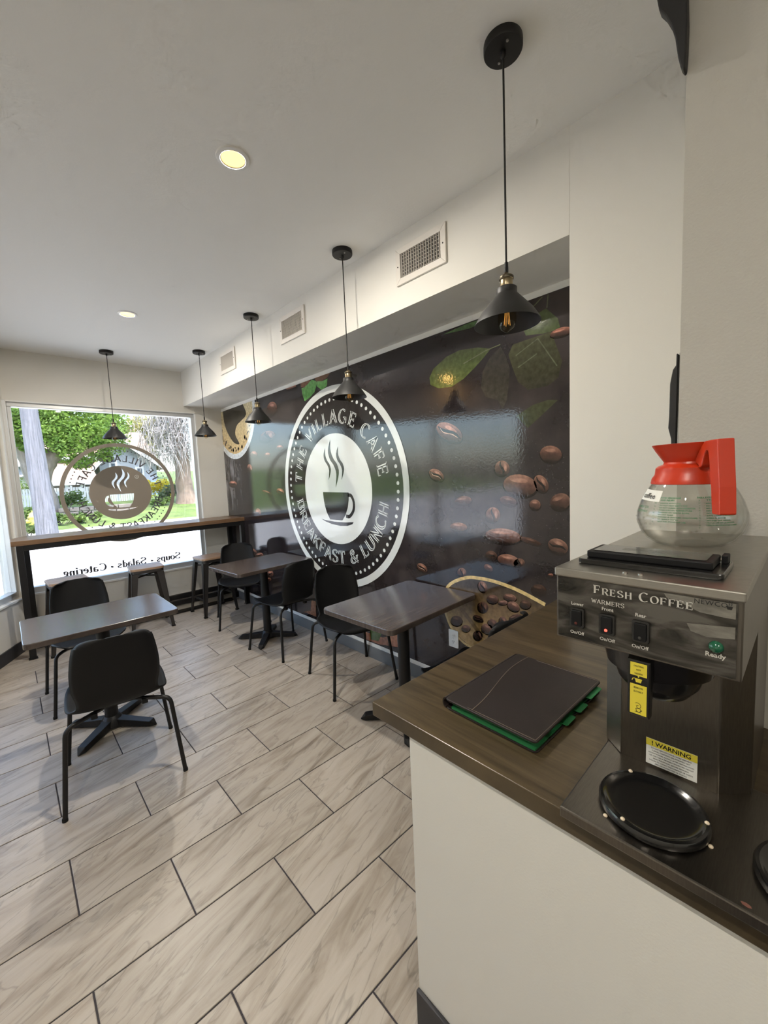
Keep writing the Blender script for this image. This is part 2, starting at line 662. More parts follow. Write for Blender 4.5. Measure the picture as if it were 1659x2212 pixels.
# ================================================================== AIR VENTS on the soffit
VENTM = mat('vent_enamel', (.70, .66, .60), .45)
VENTD = mat('vent_dark', (.018, .015, .013), .8)


def vent(yc, z0, z1, ylen, label, nsl):
    xf = sx(yc)
    t = thing('air_vent', label, 'air vent', (xf, yc, (z0 + z1) / 2), math.atan(.015), 'wall air vents')
    h, w = (z1 - z0) / 2, ylen / 2
    fr = .034
    D = .012

    def side(a, b, c, d):
        m = MB()
        m.add([(-.001, *p) for p in (a, b, c, d)] + [(-D, *p) for p in (a, b, c, d)],
              [(0, 1, 2, 3), (7, 6, 5, 4), (0, 4, 5, 1), (1, 5, 6, 2), (2, 6, 7, 3), (3, 7, 4, 0)])
        return m
    O = [(-w, -h), (w, -h), (w, h), (-w, h)]
    I = [(-w + fr, -h + fr), (w - fr, -h + fr), (w - fr, h - fr), (-w + fr, h - fr)]
    for i in range(4):
        j = (i + 1) % 4
        side(O[i], O[j], I[j], I[i]).build('frame_side', VENTM, t, bevel=.002)
    MB().box(-.002, -.0005, -w + fr, w - fr, -h + fr, h - fr).build('backing', VENTD, t)
    sl = None
    for k in range(nsl):
        y = -w + fr + (2 * (w - fr)) * (k + .5) / nsl
        if sl is None:
            sl = MB().bar((-.0065, 0, -h + fr), (-.0065, 0, h - fr), .0022, .008, up=(-.95, .32, 0)).build('slat', VENTM, t)
            sl.location = (0, y, 0)
        else:
            c = sl.copy()
            COL.objects.link(c)
            c.location = (0, y, 0)
    for k in range(7):
        z = -h + fr + (2 * (h - fr)) * (k + .5) / 7
        MB().box(-.0035, -.0022, -w + fr, w - fr, z - .0012, z + .0012).build('damper_blade', VENTM, t)
    for y in (-w + fr / 2, w - fr / 2):
        MB().lathe([(.0035, 0), (.0035, .002), (.0005, .003)], 10).build('screw', VENTD, t).matrix_local = Matrix.Translation((-D, y, 0)) @ Matrix.Rotation(-PI / 2, 4, 'Y')


vent(1.505, 2.618, 2.815, .352, 'largest cream metal air vent on the soffit, near the wall corner', 16)
vent(2.80, 2.622, 2.825, .352, 'middle cream metal air vent on the soffit, between the other two', 16)
vent(3.985, 2.622, 2.825, .345, 'smallest-looking cream metal air vent, closest to the shop window', 16)

# ================================================================== PENDANT LAMPS


def pendant():
    t = thing('pendant_lamp', '', 'pendant lamp', (0, 0, ZC), 0, 'black pendant lamps')
    MB().lathe([(.0005, 0), (.060, 0), (.0605, -.004), (.0605, -.022), (.058, -.0255), (.0005, -.026)], 40).build('canopy', BLKMETAL, t, smooth=True)
    for a in (0.4, 0.4 + PI):
        MB().lathe([(.0045, -.026), (.004, -.0285), (.0005, -.029)], 12, c=(.035 * math.cos(a), .035 * math.sin(a), 0)).build('screw', STEEL, t, smooth=True)
    MB().lathe([(.0085, -.026), (.0085, -.040), (.004, -.046), (.0005, -.046)], 14).build('cord_bush', BLKMETAL, t, smooth=True)
    MB().tube([(0, 0, -.040), (0, 0, -.30), (0, 0, -.68)], .0032, 8).build('cord', CORD, t, smooth=True)
    MB().lathe([(.0005, -.662), (.0055, -.664), (.0065, -.684), (.0065, -.696), (.0005, -.697)], 16).build('cord_grip', BLKPLAST, t, smooth=True)
    s = MB().lathe([(.0045, -.694), (.010, -.703), (.020, -.707), (.0225, -.711), (.0225, -.7175), (.020, -.719), (.0195, -.720), (.0205, -.722), (.0205, -.748), (.0195, -.750), (.0005, -.750)], 28).build('socket', BRASS, t, smooth=True)
    MB().lathe([(.0232, -.7105), (.0236, -.712), (.0236, -.717), (.0232, -.7185), (.0225, -.7185), (.0225, -.7105), (.0232, -.7105)], 28).build('socket_ring', mat('dark_bronze', (.10, .085, .06), .4, metal=1) if 'dark_bronze' not in bpy.data.materials else bpy.data.materials['dark_bronze'], s, smooth=True)
    sh = MB().lathe([(.020, -.745), (.031, -.7455), (.0335, -.748), (.0335, -.764), (.0365, -.769), (.085, -.824), (.1065, -.858), (.1085, -.8625), (.1070, -.8630),
                     (.1045, -.860), (.083, -.826), (.034, -.771), (.030, -.766), (.020, -.764)], 48).build('shade', SHADE, t, smooth=True)
    MB().bar((.033, 0, -.757), (.043, 0, -.757), .003, .003).build('thumb_screw', BLKMETAL, sh)
    bl = MB().lathe([(.013, -.764), (.014, -.785), (.020, -.805), (.029, -.828), (.0305, -.845), (.029, -.860), (.022, -.877), (.010, -.886), (.004, -.888), (.0005, -.891)], 28).build('bulb', BULB, t, smooth=True)
    for k in range(4):
        a = 2 * PI * k / 4 + .4
        MB().tube([(.004 * math.cos(a), .004 * math.sin(a), -.800), (.0105 * math.cos(a), .0105 * math.sin(a), -.866)], .0011, 6).build('filament', FILAMENT, bl)
    return t


pend = None
for x, y, rz, lab in ((1.290, .730, .5, 'black cone pendant lamp hanging over the counter end, the largest in view'),
                      (1.619, 1.998, .9, 'black cone pendant lamp hanging before the top of the round badge on the mural'),
                      (1.615, 3.218, 1.6, 'black cone pendant lamp hanging before the printed coffee cup on the mural'),
                      (1.603, 4.397, 2.2, 'black cone pendant lamp hanging before the wall strip between window and mural'),
                      (.882, 4.900, .2, 'black cone pendant lamp hanging before the window glass above its round decal')):
    if pend is None:
        pend = pendant()
        pend.location = (x, y, ZC)
        pend.rotation_euler = (0, 0, rz)
        pend['label'] = lab
    else:
        dup(pend, (x, y, ZC), rz, lab)
# ================================================================== CHAIRS


def chair_shell():
    prof = [(.228, .428), (.222, .444), (.195, .452), (.13, .449), (.05, .443), (-.03, .439), (-.10, .440), (-.155, .449), (-.195, .474), (-.217, .515), (-.230, .575), (-.243, .645), (-.255, .715), (-.266, .785), (-.271, .815), (-.273, .829), (-.274, .834)]
    hw = [.150, .178, .203, .222, .228, .226, .222, .207, .176, .172, .184, .186, .179, .166, .152, .130, .092]
    kind = [0, 0, 0, 0, 0, 0, .05, .25, .55, .8, 1, 1, 1, 1, 1, 1, 1]      # 0 seat, 1 back
    ks = 3
    P = smooth_path([(a, b, c) for (a, b), c in zip(prof, hw)], ks)
    K = smooth_path([(k, 0, 0) for k in kind], ks)
    m = MB()
    nt_ = 16
    rows = len(P)
    vs = []
    for p, k in zip(P, K):
        w = p.z
        for j in range(nt_ + 1):
            t = -1 + 2 * j / nt_
            tt = abs(t) ** 3
            kk = min(max(k.x, 0), 1)
            y = p.x + kk * .045 * tt
            z = p.y + (1 - kk) * (.022 * tt) + kk * (-.010 * t * t if p.y > .80 else 0)
            vs.append((w * math.sin(t * PI / 2 * .98) / math.sin(PI / 2 * .98) * .35 + w * t * .65, y, z))
    fs = []
    for i in range(rows - 1):
        for j in range(nt_):
            a = i * (nt_ + 1) + j
            fs.append((a, a + 1, a + nt_ + 2, a + nt_ + 1))
    m.add(vs, fs)
    return m


def make_chair():
    t = thing('dining_chair', '', 'chair', group='black moulded chairs at the tables')
    s = chair_shell().build('seat_shell', BLKPLAST, t, smooth=True)
    sm = s.modifiers.new('thickness', 'SOLIDIFY')
    sm.thickness = .009
    sm.offset = 0
    for sx_, sy in ((-1, 1), (1, 1), (-1, -1), (1, -1)):
        if sy > 0:
            path = fillet([(sx_ * .07, .07, .420), (sx_ * .175, .165, .420), (sx_ * .214, .196, .405), (sx_ * .258, .240, 0)], .04)
        else:
            path = fillet([(sx_ * .07, -.09, .418), (sx_ * .15, -.165, .424), (sx_ * .222, -.200, .418), (sx_ * .258, -.240, 0)], .05)
        lg = MB().tube(path, .0108, 10).build('leg', BLKMETAL, t, smooth=True)
        MB().lathe([(.0122, 0), (.0122, .012), (.0112, .016)], 12, c=(sx_ * .258, sy * .2395, 0), cap=True).build('foot_cap', BLKPLAST, lg, smooth=True)
    u = MB()
    u.box(-.10, .10, -.10, .09, .412, .424)
    u.build('underframe', BLKMETAL, t, bevel=.004)
    for sx_ in (-1, 1):
        MB().box(sx_ * .11 - .014, sx_ * .11 + .014, -.150, -.118, .398, .424).build('fixing_block', BLKPLAST, t, bevel=.003)
    return t


def face(dx, dy):
    """rotation that turns the chair's own +Y onto (dx, dy)"""
    return math.atan2(-dx, dy)


ch = make_chair()
for k, (x, y, dx, dy, lab) in enumerate((
        (.352, 2.552, .12, .99, 'black moulded chair seen from behind at the pale-looking table beside the angled window'),
        (.365, 3.715, .03, -1, 'black moulded chair behind the pale-looking table, its back toward the bar stools'),
        (1.830, 4.335, -.33, -.94, 'black moulded chair between the bar and the middle table by the mural'),
        (1.810, 3.317, -.166, .986, 'black moulded chair pulled up to the middle table, seen from behind'),
        (1.841, 2.409, -.21, -.977, 'black moulded chair facing the table closest to the counter'),
        (1.770, 1.232, .05, .998, 'black moulded chair almost hidden behind the counter end, only its back rim showing'))):
    if k == 0:
        ch.location = (x, y, 0)
        ch.rotation_euler = (0, 0, face(dx, dy))
        ch['label'] = lab
    else:
        dup(ch, (x, y, 0), face(dx, dy), lab)

# ================================================================== TABLES


def table(x, y, rz, w, d, z, label, base_off=(0, 0)):
    t = thing('cafe_table', label, 'table', (x, y, 0), rz, 'pedestal cafe tables')
    f = lambda u, v, dd: (u, v, dd)
    MB().prism(rrect(w, d, .035), f, z - .032, z).build('table_top', TABLETOP, t, bevel=.004)
    bx, by = base_off
    MB().lathe([(.0375, .055), (.0375, z - .040)], 28, c=(bx, by, 0), cap=True).build('column', BLKMETAL, t, smooth=True)
    MB().box(bx - .17, bx + .17, by - .028, by + .028, z - .050, z - .0325).build('top_spider', BLKMETAL, t, bevel=.003)
    MB().box(bx - .028, bx + .028, by - .17, by + .17, z - .0499, z - .0326).build('top_spider', BLKMETAL, t, bevel=.003)
    MB().lathe([(.066, .012), (.064, .045), (.050, .066), (.040, .078)], 28, c=(bx, by, 0), cap=True).build('base_hub', BLKMETAL, t, smooth=True)
    for k in range(4):
        a = PI / 4 + k * PI / 2
        m = MB()
        L0, L1, Lt = .03, .262, .292
        # tapered arm with a sloping top and a pointed toe
        m.add([(L0, -.030, .012), (L0, .030, .012), (L0, .030, .062), (L0, -.030, .062),
               (L1, -.027, .004), (L1, .027, .004), (L1, .024, .036), (L1, -.024, .036),
               (Lt, -.003, .000), (Lt, .003, .000), (Lt, .003, .006), (Lt, -.003, .006)],
              [(0, 1, 2, 3), (0, 4, 5, 1), (1, 5, 6, 2), (2, 6, 7, 3), (3, 7, 4, 0), (4, 8, 9, 5), (5, 9, 10, 6), (6, 10, 11, 7), (7, 11, 8, 4), (8, 11, 10, 9)])
        R = Matrix.Rotation(a, 4, 'Z')
        for i, q in enumerate(m.v):
            m.v[i] = R @ q + Vector((bx, by, 0))
        m.build('base_foot', BLKMETAL, t, bevel=.003)
    return t


table(.378, 3.075, 0, .762, .570, .746, 'rectangular cafe table reflecting the window, beside the angled window wall')
table(1.745, 3.615, math.radians(4), .79, .585, .765, 'dark rectangular cafe table in the middle, before the lower edge of the badge', (.03, .03))
table(1.742, 1.735, math.radians(1.8), .80, .585, .765, 'dark rectangular cafe table closest to the counter')

# ================================================================== WINDOW BAR AND STOOLS
bt = thing('window_bar', 'long wooden window bar on a black steel frame under the shop window', 'bar counter')
BY0, BY1, BZ = 4.86, 5.315, 1.100
m = MB().prism([(.004, BY0), (XM - .003, BY0), (XM - .003, BY1), (.095, BY1), (.06, 5.26), (.004, 5.165)], lambda u, v, d: (u, v, d), BZ - .045, BZ)
m.build('bar_top', BARWOOD, bt, bevel=.003)
for x in (.036, XM - .057):
    MB().box(x, x + .05, BY0 + .005, BY0 + .055, 0, BZ - .045).build('leg', BLKMETAL, bt, bevel=.002)
    MB().box(x - .008, x + .058 - (.005 if x > 1 else 0), BY0 - .003, BY0 + .063, 0, .006).build('foot_plate', BLKMETAL, bt)
for x in (.085, XM - .057):
    MB().box(x, x + .05, 5.255, 5.305, 0, BZ - .045).build('leg', BLKMETAL, bt, bevel=.002)
MB().box(.0862, XM - .0572, BY0 + .006, BY0 + .054, BZ - .095, BZ - .0455).build('front_rail', BLKMETAL, bt, bevel=.002)
MB().box(.1352, XM - .0572, 5.256, 5.304, BZ - .095, BZ - .0455).build('rear_rail', BLKMETAL, bt, bevel=.002)
MB().box(.1352, XM - .0572, 5.262, 5.300, .150, .205).build('rear_rail', BLKMETAL, bt, bevel=.002)
MB().box(.10, XM - .03, 5.185, 5.225, .095, .145).build('foot_rail', BLKMETAL, bt, bevel=.002)
MB().box(.10, XM - .10, 5.16, 5.245, 0, .022).build('floor_rail', BLKMETAL, bt, bevel=.002)
for x in (.12, 1.04, XM - .052):
    MB().box(x, x + .045, 5.19, 5.22, .022, .095).build('rail_post', BLKMETAL, bt)


def stool():
    t = thing('bar_stool', '', 'stool', group='metal bar stools under the window bar')
    f = lambda u, v, d: (u, v, d)
    H = .675
    MB().prism(rrect(.318, .318, .04), f, H - .024, H).build('wooden_seat', STOOLWOOD, t, bevel=.004)
    MB().prism(rrect(.310, .310, .04), f, H - .055, H - .0245).build('seat_pan', GUNMETAL, t, bevel=.003)
    for sx_ in (-1, 1):
        for sy in (-1, 1):
            m = MB()
            # folded sheet leg: two flanges meeting at the outer corner, tapering to the floor
            top, bot = Vector((sx_ * .150, sy * .150, H - .056)), Vector((sx_ * .203, sy * .203, .012))
            w0, w1, th = .062, .030, .004
            for ax in (0, 1):
                p = []
                for q, w in ((top, w0), (bot, w1)):
                    d = Vector((-sx_ * w, 0, 0)) if ax == 0 else Vector((0, -sy * w, 0))
                    n = Vector((0, -sy * th, 0)) if ax == 0 else Vector((-sx_ * th, 0, 0))
                    p += [q, q + d, q + d + n, q + n]
                m.add(p, [(0, 1, 2, 3), (4, 5, 6, 7), (0, 1, 5, 4), (1, 2, 6, 5), (2, 3, 7, 6), (3, 0, 4, 7)])
            lg = m.build('leg', GUNMETAL, t)
            MB().box(-.018, .018, -.018, .018, 0, .014).build('rubber_foot', BLKPLAST, lg, bevel=.002).location = (sx_ * .190, sy * .190, 0)
    for sx_ in (-1, 1):
        MB().bar((-.185 * sx_, -.180, .20), (-.185 * sx_, .180, .20), .005, .022).build('side_brace', GUNMETAL, t)
    MB().bar((-.148, -.148, .575), (.148, .148, .575), .004, .018).build('cross_brace', GUNMETAL, t)
    MB().bar((-.148, .148, .571), (.148, -.148, .571), .004, .018).build('cross_brace', GUNMETAL, t)
    return t


st = stool()
for k, (x, y, rz, lab) in enumerate(((.375, 4.960, .06, 'wood-topped metal bar stool peeping out behind a black chair, beside the angled window'),
                                     (1.055, 4.975, -.09, 'wood-topped metal bar stool in the middle of the window bar'),
                                     (1.735, 4.930, .06, 'wood-topped metal bar stool next to the mural end of the window bar'))):
    if k == 0:
        st.location, st.rotation_euler, st['label'] = (x, y, 0), (0, 0, rz), lab
    else:
        dup(st, (x, y, 0), rz, lab)

# ================================================================== COUNTER TOP AND WHAT STANDS ON IT
CZ = .910
ct = MB().prism([(.706, -3.0), (XP - .001, -3.0), (XP - .001, YP + .001), (XA - .001, YP + .001), (XA - .001, YN + .001), (1.93, YN + .001), (1.93, .838), (.706, .838)],
                lambda u, v, d: (u, v, d), CZ - .040, CZ)
o = ct.build('counter_top', COUNTER, None, bevel=.002, label='dark brown stained wooden counter top on the low white wall', category='counter')

# ---- binder
LEATHER = mat('brown_leather', (.020, .0145, .013), .45, spec=.35, bump=(500, .35), noise=(9, .12, (1, 1, 1)))
GREEN = mat('green_card', (.014, .15, .045), .55)
PAPER = mat('paper', (.70, .70, .66), .7)
bd = thing('ring_binder', 'closed dark brown leather ring binder with green divider tabs on the counter', 'binder', (1.003, .530, CZ), math.radians(-1.5))
f3 = lambda u, v, d: (u, v, d)
MB().prism(rrect(.372, .262, .012), f3, .0005, .0045).build('bottom_cover', LEATHER, bd, bevel=.0015)
MB().prism(rrect(.366, .240, .004, cy=-.006), f3, .005, .010).build('divider_sheet', GREEN, bd)
MB().prism(rrect(.350, .225, .004, cx=.006, cy=-.004), f3, .0105, .020).build('page_block', PAPER, bd)
MB().prism(rrect(.364, .236, .004, cx=-.001, cy=-.007), f3, .0205, .0235).build('divider_sheet', GREEN, bd)
for x, w in ((.125, .075), (.045, .05), (-.03, .05)):
    MB().prism(rrect(w, .03, .005, cx=x, cy=-.127), f3, .012 + (x > .1) * .008, .0135 + (x > .1) * .008).build('divider_tab', GREEN, bd)
MB().prism(rrect(.376, .262, .012), f3, .0245, .0300).build('top_cover', LEATHER, bd, bevel=.0018)
m = MB()
sp = [(.131 + .012 * math.cos(a), .01525 + .01475 * math.sin(a)) for a in [math.radians(d) for d in range(-90, 91, 15)]]
sp2 = [(.131 + .008 * math.cos(a), .01525 + .0105 * math.sin(a)) for a in [math.radians(d) for d in range(90, -91, -15)]]
m.prism(sp + sp2, lambda u, v, d: (d, u, v), -.183, .183).build('spine', LEATHER, bd)
STITCH = mat('stitching', (.16, .12, .09), .6)
pts = [(-.183 + .366 * k / 24, .070 + .045 * math.sin(math.radians(-80 + 200 * k / 24)) * .55, .0302) for k in range(25)]
MB().tube(pts, .0009, 5).build('stitched_seam', STITCH, bd)
for yy in (-.126,):
    MB().tube([(-.18, yy, .0301), (.18, yy, .0301)], .0006, 5).build('stitched_seam', STITCH, bd)
for xx in (-.181, .181):
    MB().tube([(xx, -.126, .0301), (xx, .06, .0301)], .0006, 5).build('stitched_seam', STITCH, bd)

# ---- wall things: socket outlet, bracket, pull handle, conduit
oc = thing('power_outlet', 'white double power outlet low on the mural beside the printed bowl', 'outlet', (2.158, 1.658, .41))
WPL = WHITEPL
MB().prism(rrect(.080, .122, .006), lambda u, v, d: (d, u, v), -.006, 0).build('cover_plate', WPL, oc, bevel=.0015)
for z in (-.021, .021):
    s = MB().prism(rrect(.036, .030, .012), lambda u, v, d: (d, u, v + z), -.0078, -.0062).build('socket_face', WPL, oc)
    for y, h in ((-.0065, .009), (.0065, .007)):
        MB().box(-.0083, -.0079, y - .0012, y + .0012, z - h / 2 + .003, z + h / 2 + .003).build('slot', VENTD, s)
    MB().lathe([(.0025, 0), (.0025, .0004)], 10, cap=True).build('ground_hole', VENTD, s).matrix_local = Matrix.Translation((-.0079, 0, z - .008)) @ Matrix.Rotation(-PI / 2, 4, 'Y')
MB().lathe([(.0022, 0), (.0018, .0008), (.0003, .001)], 10).build('screw', STEEL, oc).matrix_local = Matrix.Translation((-.0061, 0, 0)) @ Matrix.Rotation(-PI / 2, 4, 'Y')

IRON = mat('black_iron', (.010, .010, .011), .5)


def profile_px(pts, x):
    return [tuple(at(px, py, 0, x))[1:] for px, py in pts]


br = [(1422, 0), (1430, 40), (1443, 52), (1455, 72), (1464, 100), (1470, 140), (1475, 160), (1481, 166.5), (1485, 160), (1488, 120), (1490, 60), (1489, 0)]
pp = profile_px(br, 1.268)
zt = min(ZC - .02, max(p[1] for p in pp) + .10)
pp = pp[:-1] + [(pp[-1][0] - .006, zt), (pp[0][0] + .018, zt)] if False else [(pp[0][0] + .012, zt)] + pp + [(pp[-1][0], zt)]
b = thing('shelf_bracket', 'black curved iron bracket high on the partition corner', 'bracket')
MB().prism(pp, lambda u, v, d: (d, u, v), 1.240, 1.268).build('bracket_plate', IRON, b, bevel=.003)
yb, zb = pp[-2][0], zt
MB().box(1.238, 1.2695, min(p[0] for p in pp) - .004, max(p[0] for p in pp) + .004, zt - .012, zt).build('shelf_rest', IRON, b, bevel=.002)

hd = [(1463, 765), (1462, 790), (1455, 800), (1449, 830), (1447, 900), (1445, 925), (1451, 948), (1452, 985), (1461, 985), (1462, 940), (1466, 800), (1467, 765)]
pp = profile_px(hd, 1.30)
pp = [(max(y, YP + .0005), z) for y, z in pp]
h = thing('pull_handle', 'black bowed pull handle on the partition edge above the orange carafe', 'handle')
yy = [p[0] for p in pp]
zz = [p[1] for p in pp]
z1, z0 = max(zz), min(zz)
dep = max(yy) - YP
path = smooth_path([(1.30, YP + .006, z1 - .004), (1.30, YP + .010, z1 - .03), (1.30, YP + dep * .8, z1 - .075), (1.30, YP + dep, (z0 + z1) / 2), (1.30, YP + dep * .95, z0 + .095), (1.30, YP + .012, z0 + .045), (1.30, YP + .006, z0 + .004)], 6)
MB().prism(pp, lambda u, v, d: (d, u, v), 1.290, 1.310).build('grip', IRON, h, bevel=.002)
MB().box(1.288, 1.312, YP + .0005, YP + .0045, z0, z1).build('back_plate', IRON, h, bevel=.001)

CONDUIT = mat('grey_conduit', (.42, .42, .41), .5)
p0 = at(1640, 1290, 0, XP - .012)
p1 = at(1640, 1540, 0, XP - .012)
c = thing('cable_cover', 'pale vertical cable cover on the partition behind the coffee machine', 'cable cover')
MB().box(XP - .014, XP - .0005, p0.y - .012, p0.y + .012, p1.z, p0.z).build('channel', CONDUIT, c, bevel=.003)
MB().box(XP - .018, XP - .0005, p0.y - .016, p0.y + .016, p1.z - .03, p1.z).build('end_cap', CONDUIT, c, bevel=.003)
# ================================================================== LETTERING: a small serif stroke face and plain text


def arc(cx, cy, rx, ry, a0, a1, n=14):
    return [(cx + rx * math.cos(math.radians(a0 + (a1 - a0) * k / n)), cy + ry * math.sin(math.radians(a0 + (a1 - a0) * k / n))) for k in range(n + 1)]


def vs_(x, y0=0, y1=1):
    return [(x, y0), (x, y1)]


# strokes, serif feet (x, y), vertical ticks (x, y, down/up length), advance
GL = {
    'T': ([vs_(.42, 0, .96), [(.03, .96), (.81, .96)]], [(.42, 0)], [(.05, .96, -.22), (.79, .96, -.22)], .90),
    'H': ([vs_(.16), vs_(.74), [(.16, .5), (.74, .5)]], [(.16, 0), (.16, 1), (.74, 0), (.74, 1)], [], .95),
    'E': ([vs_(.16), [(.16, .965), (.68, .965)], [(.16, .51), (.55, .51)], [(.16, .035), (.70, .035)]], [(.10, 0), (.10, 1)], [(.67, .965, -.2), (.55, .62, -.22), (.69, .035, .2)], .80),
    'F': ([vs_(.16), [(.16, .965), (.68, .965)], [(.16, .51), (.55, .51)]], [(.16, 0), (.10, 1)], [(.67, .965, -.2), (.55, .62, -.22)], .76),
    'V': ([[(.06, 1), (.42, 0)], [(.42, 0), (.78, 1)]], [(.06, 1), (.78, 1)], [], .85),
    'I': ([vs_(.18)], [(.18, 0), (.18, 1)], [], .40),
    'L': ([vs_(.16), [(.16, .035), (.66, .035)]], [(.10, 0), (.16, 1)], [(.65, .035, .24)], .74),
    'A': ([[(.06, 0), (.42, 1)], [(.42, 1), (.78, 0)], [(.20, .33), (.64, .33)]], [(.06, 0), (.78, 0)], [], .86),
    'G': ([arc(.46, .5, .40, .48, 52, 332, 20), [(.54, .44), (.90, .44)], [(.80, .06), (.80, .44)]], [], [(.72, .86, .12)], .96),
    'C': ([arc(.46, .5, .40, .48, 48, 312, 20)], [], [(.74, .84, .14), (.74, .16, -.12)], .88),
    'B': ([vs_(.16), [(.16, .965)] + arc(.42, .74, .27, .225, 90, -90, 10) + [(.16, .515)], [(.16, .515)] + arc(.45, .275, .30, .24, 90, -90, 10) + [(.16, .035)]], [(.10, 0), (.10, 1)], [], .86),
    'R': ([vs_(.16), [(.16, .965)] + arc(.44, .73, .28, .235, 90, -90, 10) + [(.16, .495)], [(.44, .49), (.80, 0)]], [(.16, 0), (.10, 1), (.80, 0)], [], .90),
    'K': ([vs_(.16), [(.16, .38), (.72, 1)], [(.34, .56), (.80, 0)]], [(.16, 0), (.16, 1), (.74, 1), (.80, 0)], [], .92),
    'S': ([smooth_path([(.68, .80, 0), (.56, .95, 0), (.36, .97, 0), (.16, .86, 0), (.16, .66, 0), (.40, .53, 0), (.66, .40, 0), (.70, .20, 0), (.50, .04, 0), (.28, .04, 0), (.12, .20, 0)], 3)], [], [(.69, .80, .16), (.11, .20, -.16)], .82),
    'U': ([[(.16, 1)] + arc(.45, .32, .29, .30, 180, 360, 12) + [(.74, 1)]], [(.16, 1), (.74, 1)], [], .92),
    'N': ([vs_(.16), [(.16, 1), (.76, 0)], vs_(.76)], [(.16, 0), (.12, 1), (.76, 1)], [], .94),
    'M': ([vs_(.14), [(.14, 1), (.50, .1)], [(.50, .1), (.86, 1)], vs_(.86)], [(.14, 0), (.86, 0), (.14, 1), (.86, 1)], [], 1.04),
    'W': ([[(.04, 1), (.30, 0)], [(.30, 0), (.52, .9)], [(.52, .9), (.76, 0)], [(.76, 0), (1.02, 1)]], [(.04, 1), (1.02, 1)], [], 1.08),
    'O': ([arc(.46, .5, .40, .48, 0, 360, 24)], [], [], .94),
    '&': ([smooth_path([(.84, .46, 0), (.70, .20, 0), (.48, .04, 0), (.24, .05, 0), (.10, .22, 0), (.18, .42, 0), (.42, .58, 0), (.56, .76, 0), (.46, .95, 0), (.28, .93, 0), (.24, .74, 0), (.40, .48, 0), (.62, .20, 0), (.86, .02, 0)], 3)], [(.86, .46)], [], .98),
    'o': ([arc(.28, .31, .23, .29, 0, 360, 18)], [], [], .58),
    'u': ([[(.10, .62)] + arc(.28, .20, .18, .18, 180, 360, 8) + [(.46, .62)], vs_(.46, 0, .62)], [(.07, .62), (.46, 0)], [], .60),
    'p': ([vs_(.12, -.26, .62), arc(.31, .31, .21, .29, 120, -120, 14)], [(.12, -.26), (.08, .62)], [], .60),
    's': ([smooth_path([(.40, .48, 0), (.30, .59, 0), (.14, .55, 0), (.10, .42, 0), (.26, .32, 0), (.42, .21, 0), (.38, .06, 0), (.22, .01, 0), (.08, .10, 0)], 3)], [], [(.41, .48, .12), (.07, .10, -.08)], .50),
    'a': ([[(.10, .50)] + arc(.27, .44, .16, .17, 150, 0, 8) + [(.43, .0)], arc(.26, .18, .19, .17, 60, 330, 14)], [(.47, 0)], [], .56),
    'l': ([vs_(.14, 0, 1)], [(.14, 0), (.10, 1)], [], .30),
    'd': ([vs_(.44, 0, 1), arc(.28, .31, .22, .29, 55, 305, 14)], [(.48, 0), (.40, 1)], [], .60),
    't': ([[(.17, .86)] + arc(.29, .14, .12, .13, 180, 320, 8), [(.02, .60), (.36, .60)]], [], [], .42),
    'e': ([[(.08, .34), (.47, .34)] + arc(.28, .31, .21, .29, 5, 315, 16)], [], [], .56),
    'r': ([vs_(.12, 0, .62), arc(.30, .42, .18, .18, 180, 60, 8)], [(.12, 0), (.08, .62)], [], .44),
    'i': ([vs_(.13, 0, .62), arc(.13, .84, .03, .03, 0, 360, 8)], [(.13, 0), (.10, .62)], [], .30),
    'n': ([vs_(.12, 0, .62), arc(.29, .40, .18, .20, 180, 0, 8) + [(.47, 0)]], [(.12, 0), (.08, .62), (.47, 0)], [], .62),
    'g': ([arc(.26, .40, .17, .20, 0, 360, 14), arc(.27, -.10, .21, .13, 0, 360, 14), [(.16, .22), (.12, .10), (.24, .03)], [(.38, .55), (.50, .62)]], [], [], .54),
    ' ': ([], [], [], .42),
    '.': ([arc(.14, .30, .075, .075, 0, 360, 12)], [], [], .28),
}


def ribbon(pts, T, t, scale=1.0, slant=math.radians(105)):
    """list of quads around a polyline, thick on down strokes and thin across"""
    q = []
    pts = [Vector((p[0], p[1])) for p in pts]
    n = len(pts)
    L, R = [], []
    for i, p in enumerate(pts):
        d = (pts[min(i + 1, n - 1)] - pts[max(i - 1, 0)])
        if d.length < 1e-6:
            d = Vector((1, 0))
        d.normalize()
        a = math.atan2(d.y, d.x)
        w = (t + (T - t) * abs(math.cos(a - slant)) ** 2.2) * scale / 2
        nrm = Vector((-d.y, d.x))
        L.append(p + nrm * w)
        R.append(p - nrm * w)
    for i in range(n - 1):
        q.append((L[i], L[i + 1], R[i + 1], R[i]))
    return q


def glyph_quads(chr_, T=.17, t=.075, inline=False):
    st_, feet, ticks, adv = GL[chr_]
    q = []
    for s in st_:
        q += ribbon(s, T, t, .30 if inline else 1.0)
    if not inline:
        for x, y in feet:
            yy = y - .03 if y > .5 else y + .03
            q += ribbon([(x - .13, yy), (x + .13, yy)], .065, .065)
        for x, y, l in ticks:
            q += ribbon([(x, y), (x, y + l)], .06, .06)
    return q, adv


def text_line(s, h, fn, center=True, track=.0, T=.17, t=.075, inline=False, mb=None):
    """lettering along a straight line; fn(u, v) gives the 3-D point"""
    mb = mb or MB()
    W = sum(GL[c][3] + track for c in s) * h
    x = -W / 2 if center else 0
    for c in s:
        q, adv = glyph_quads(c, T, t, inline)
        for quad in q:
            mb.add([fn(x + p.x * h, p.y * h) for p in quad], [(0, 1, 2, 3)])
        x += (adv + track) * h
    return mb


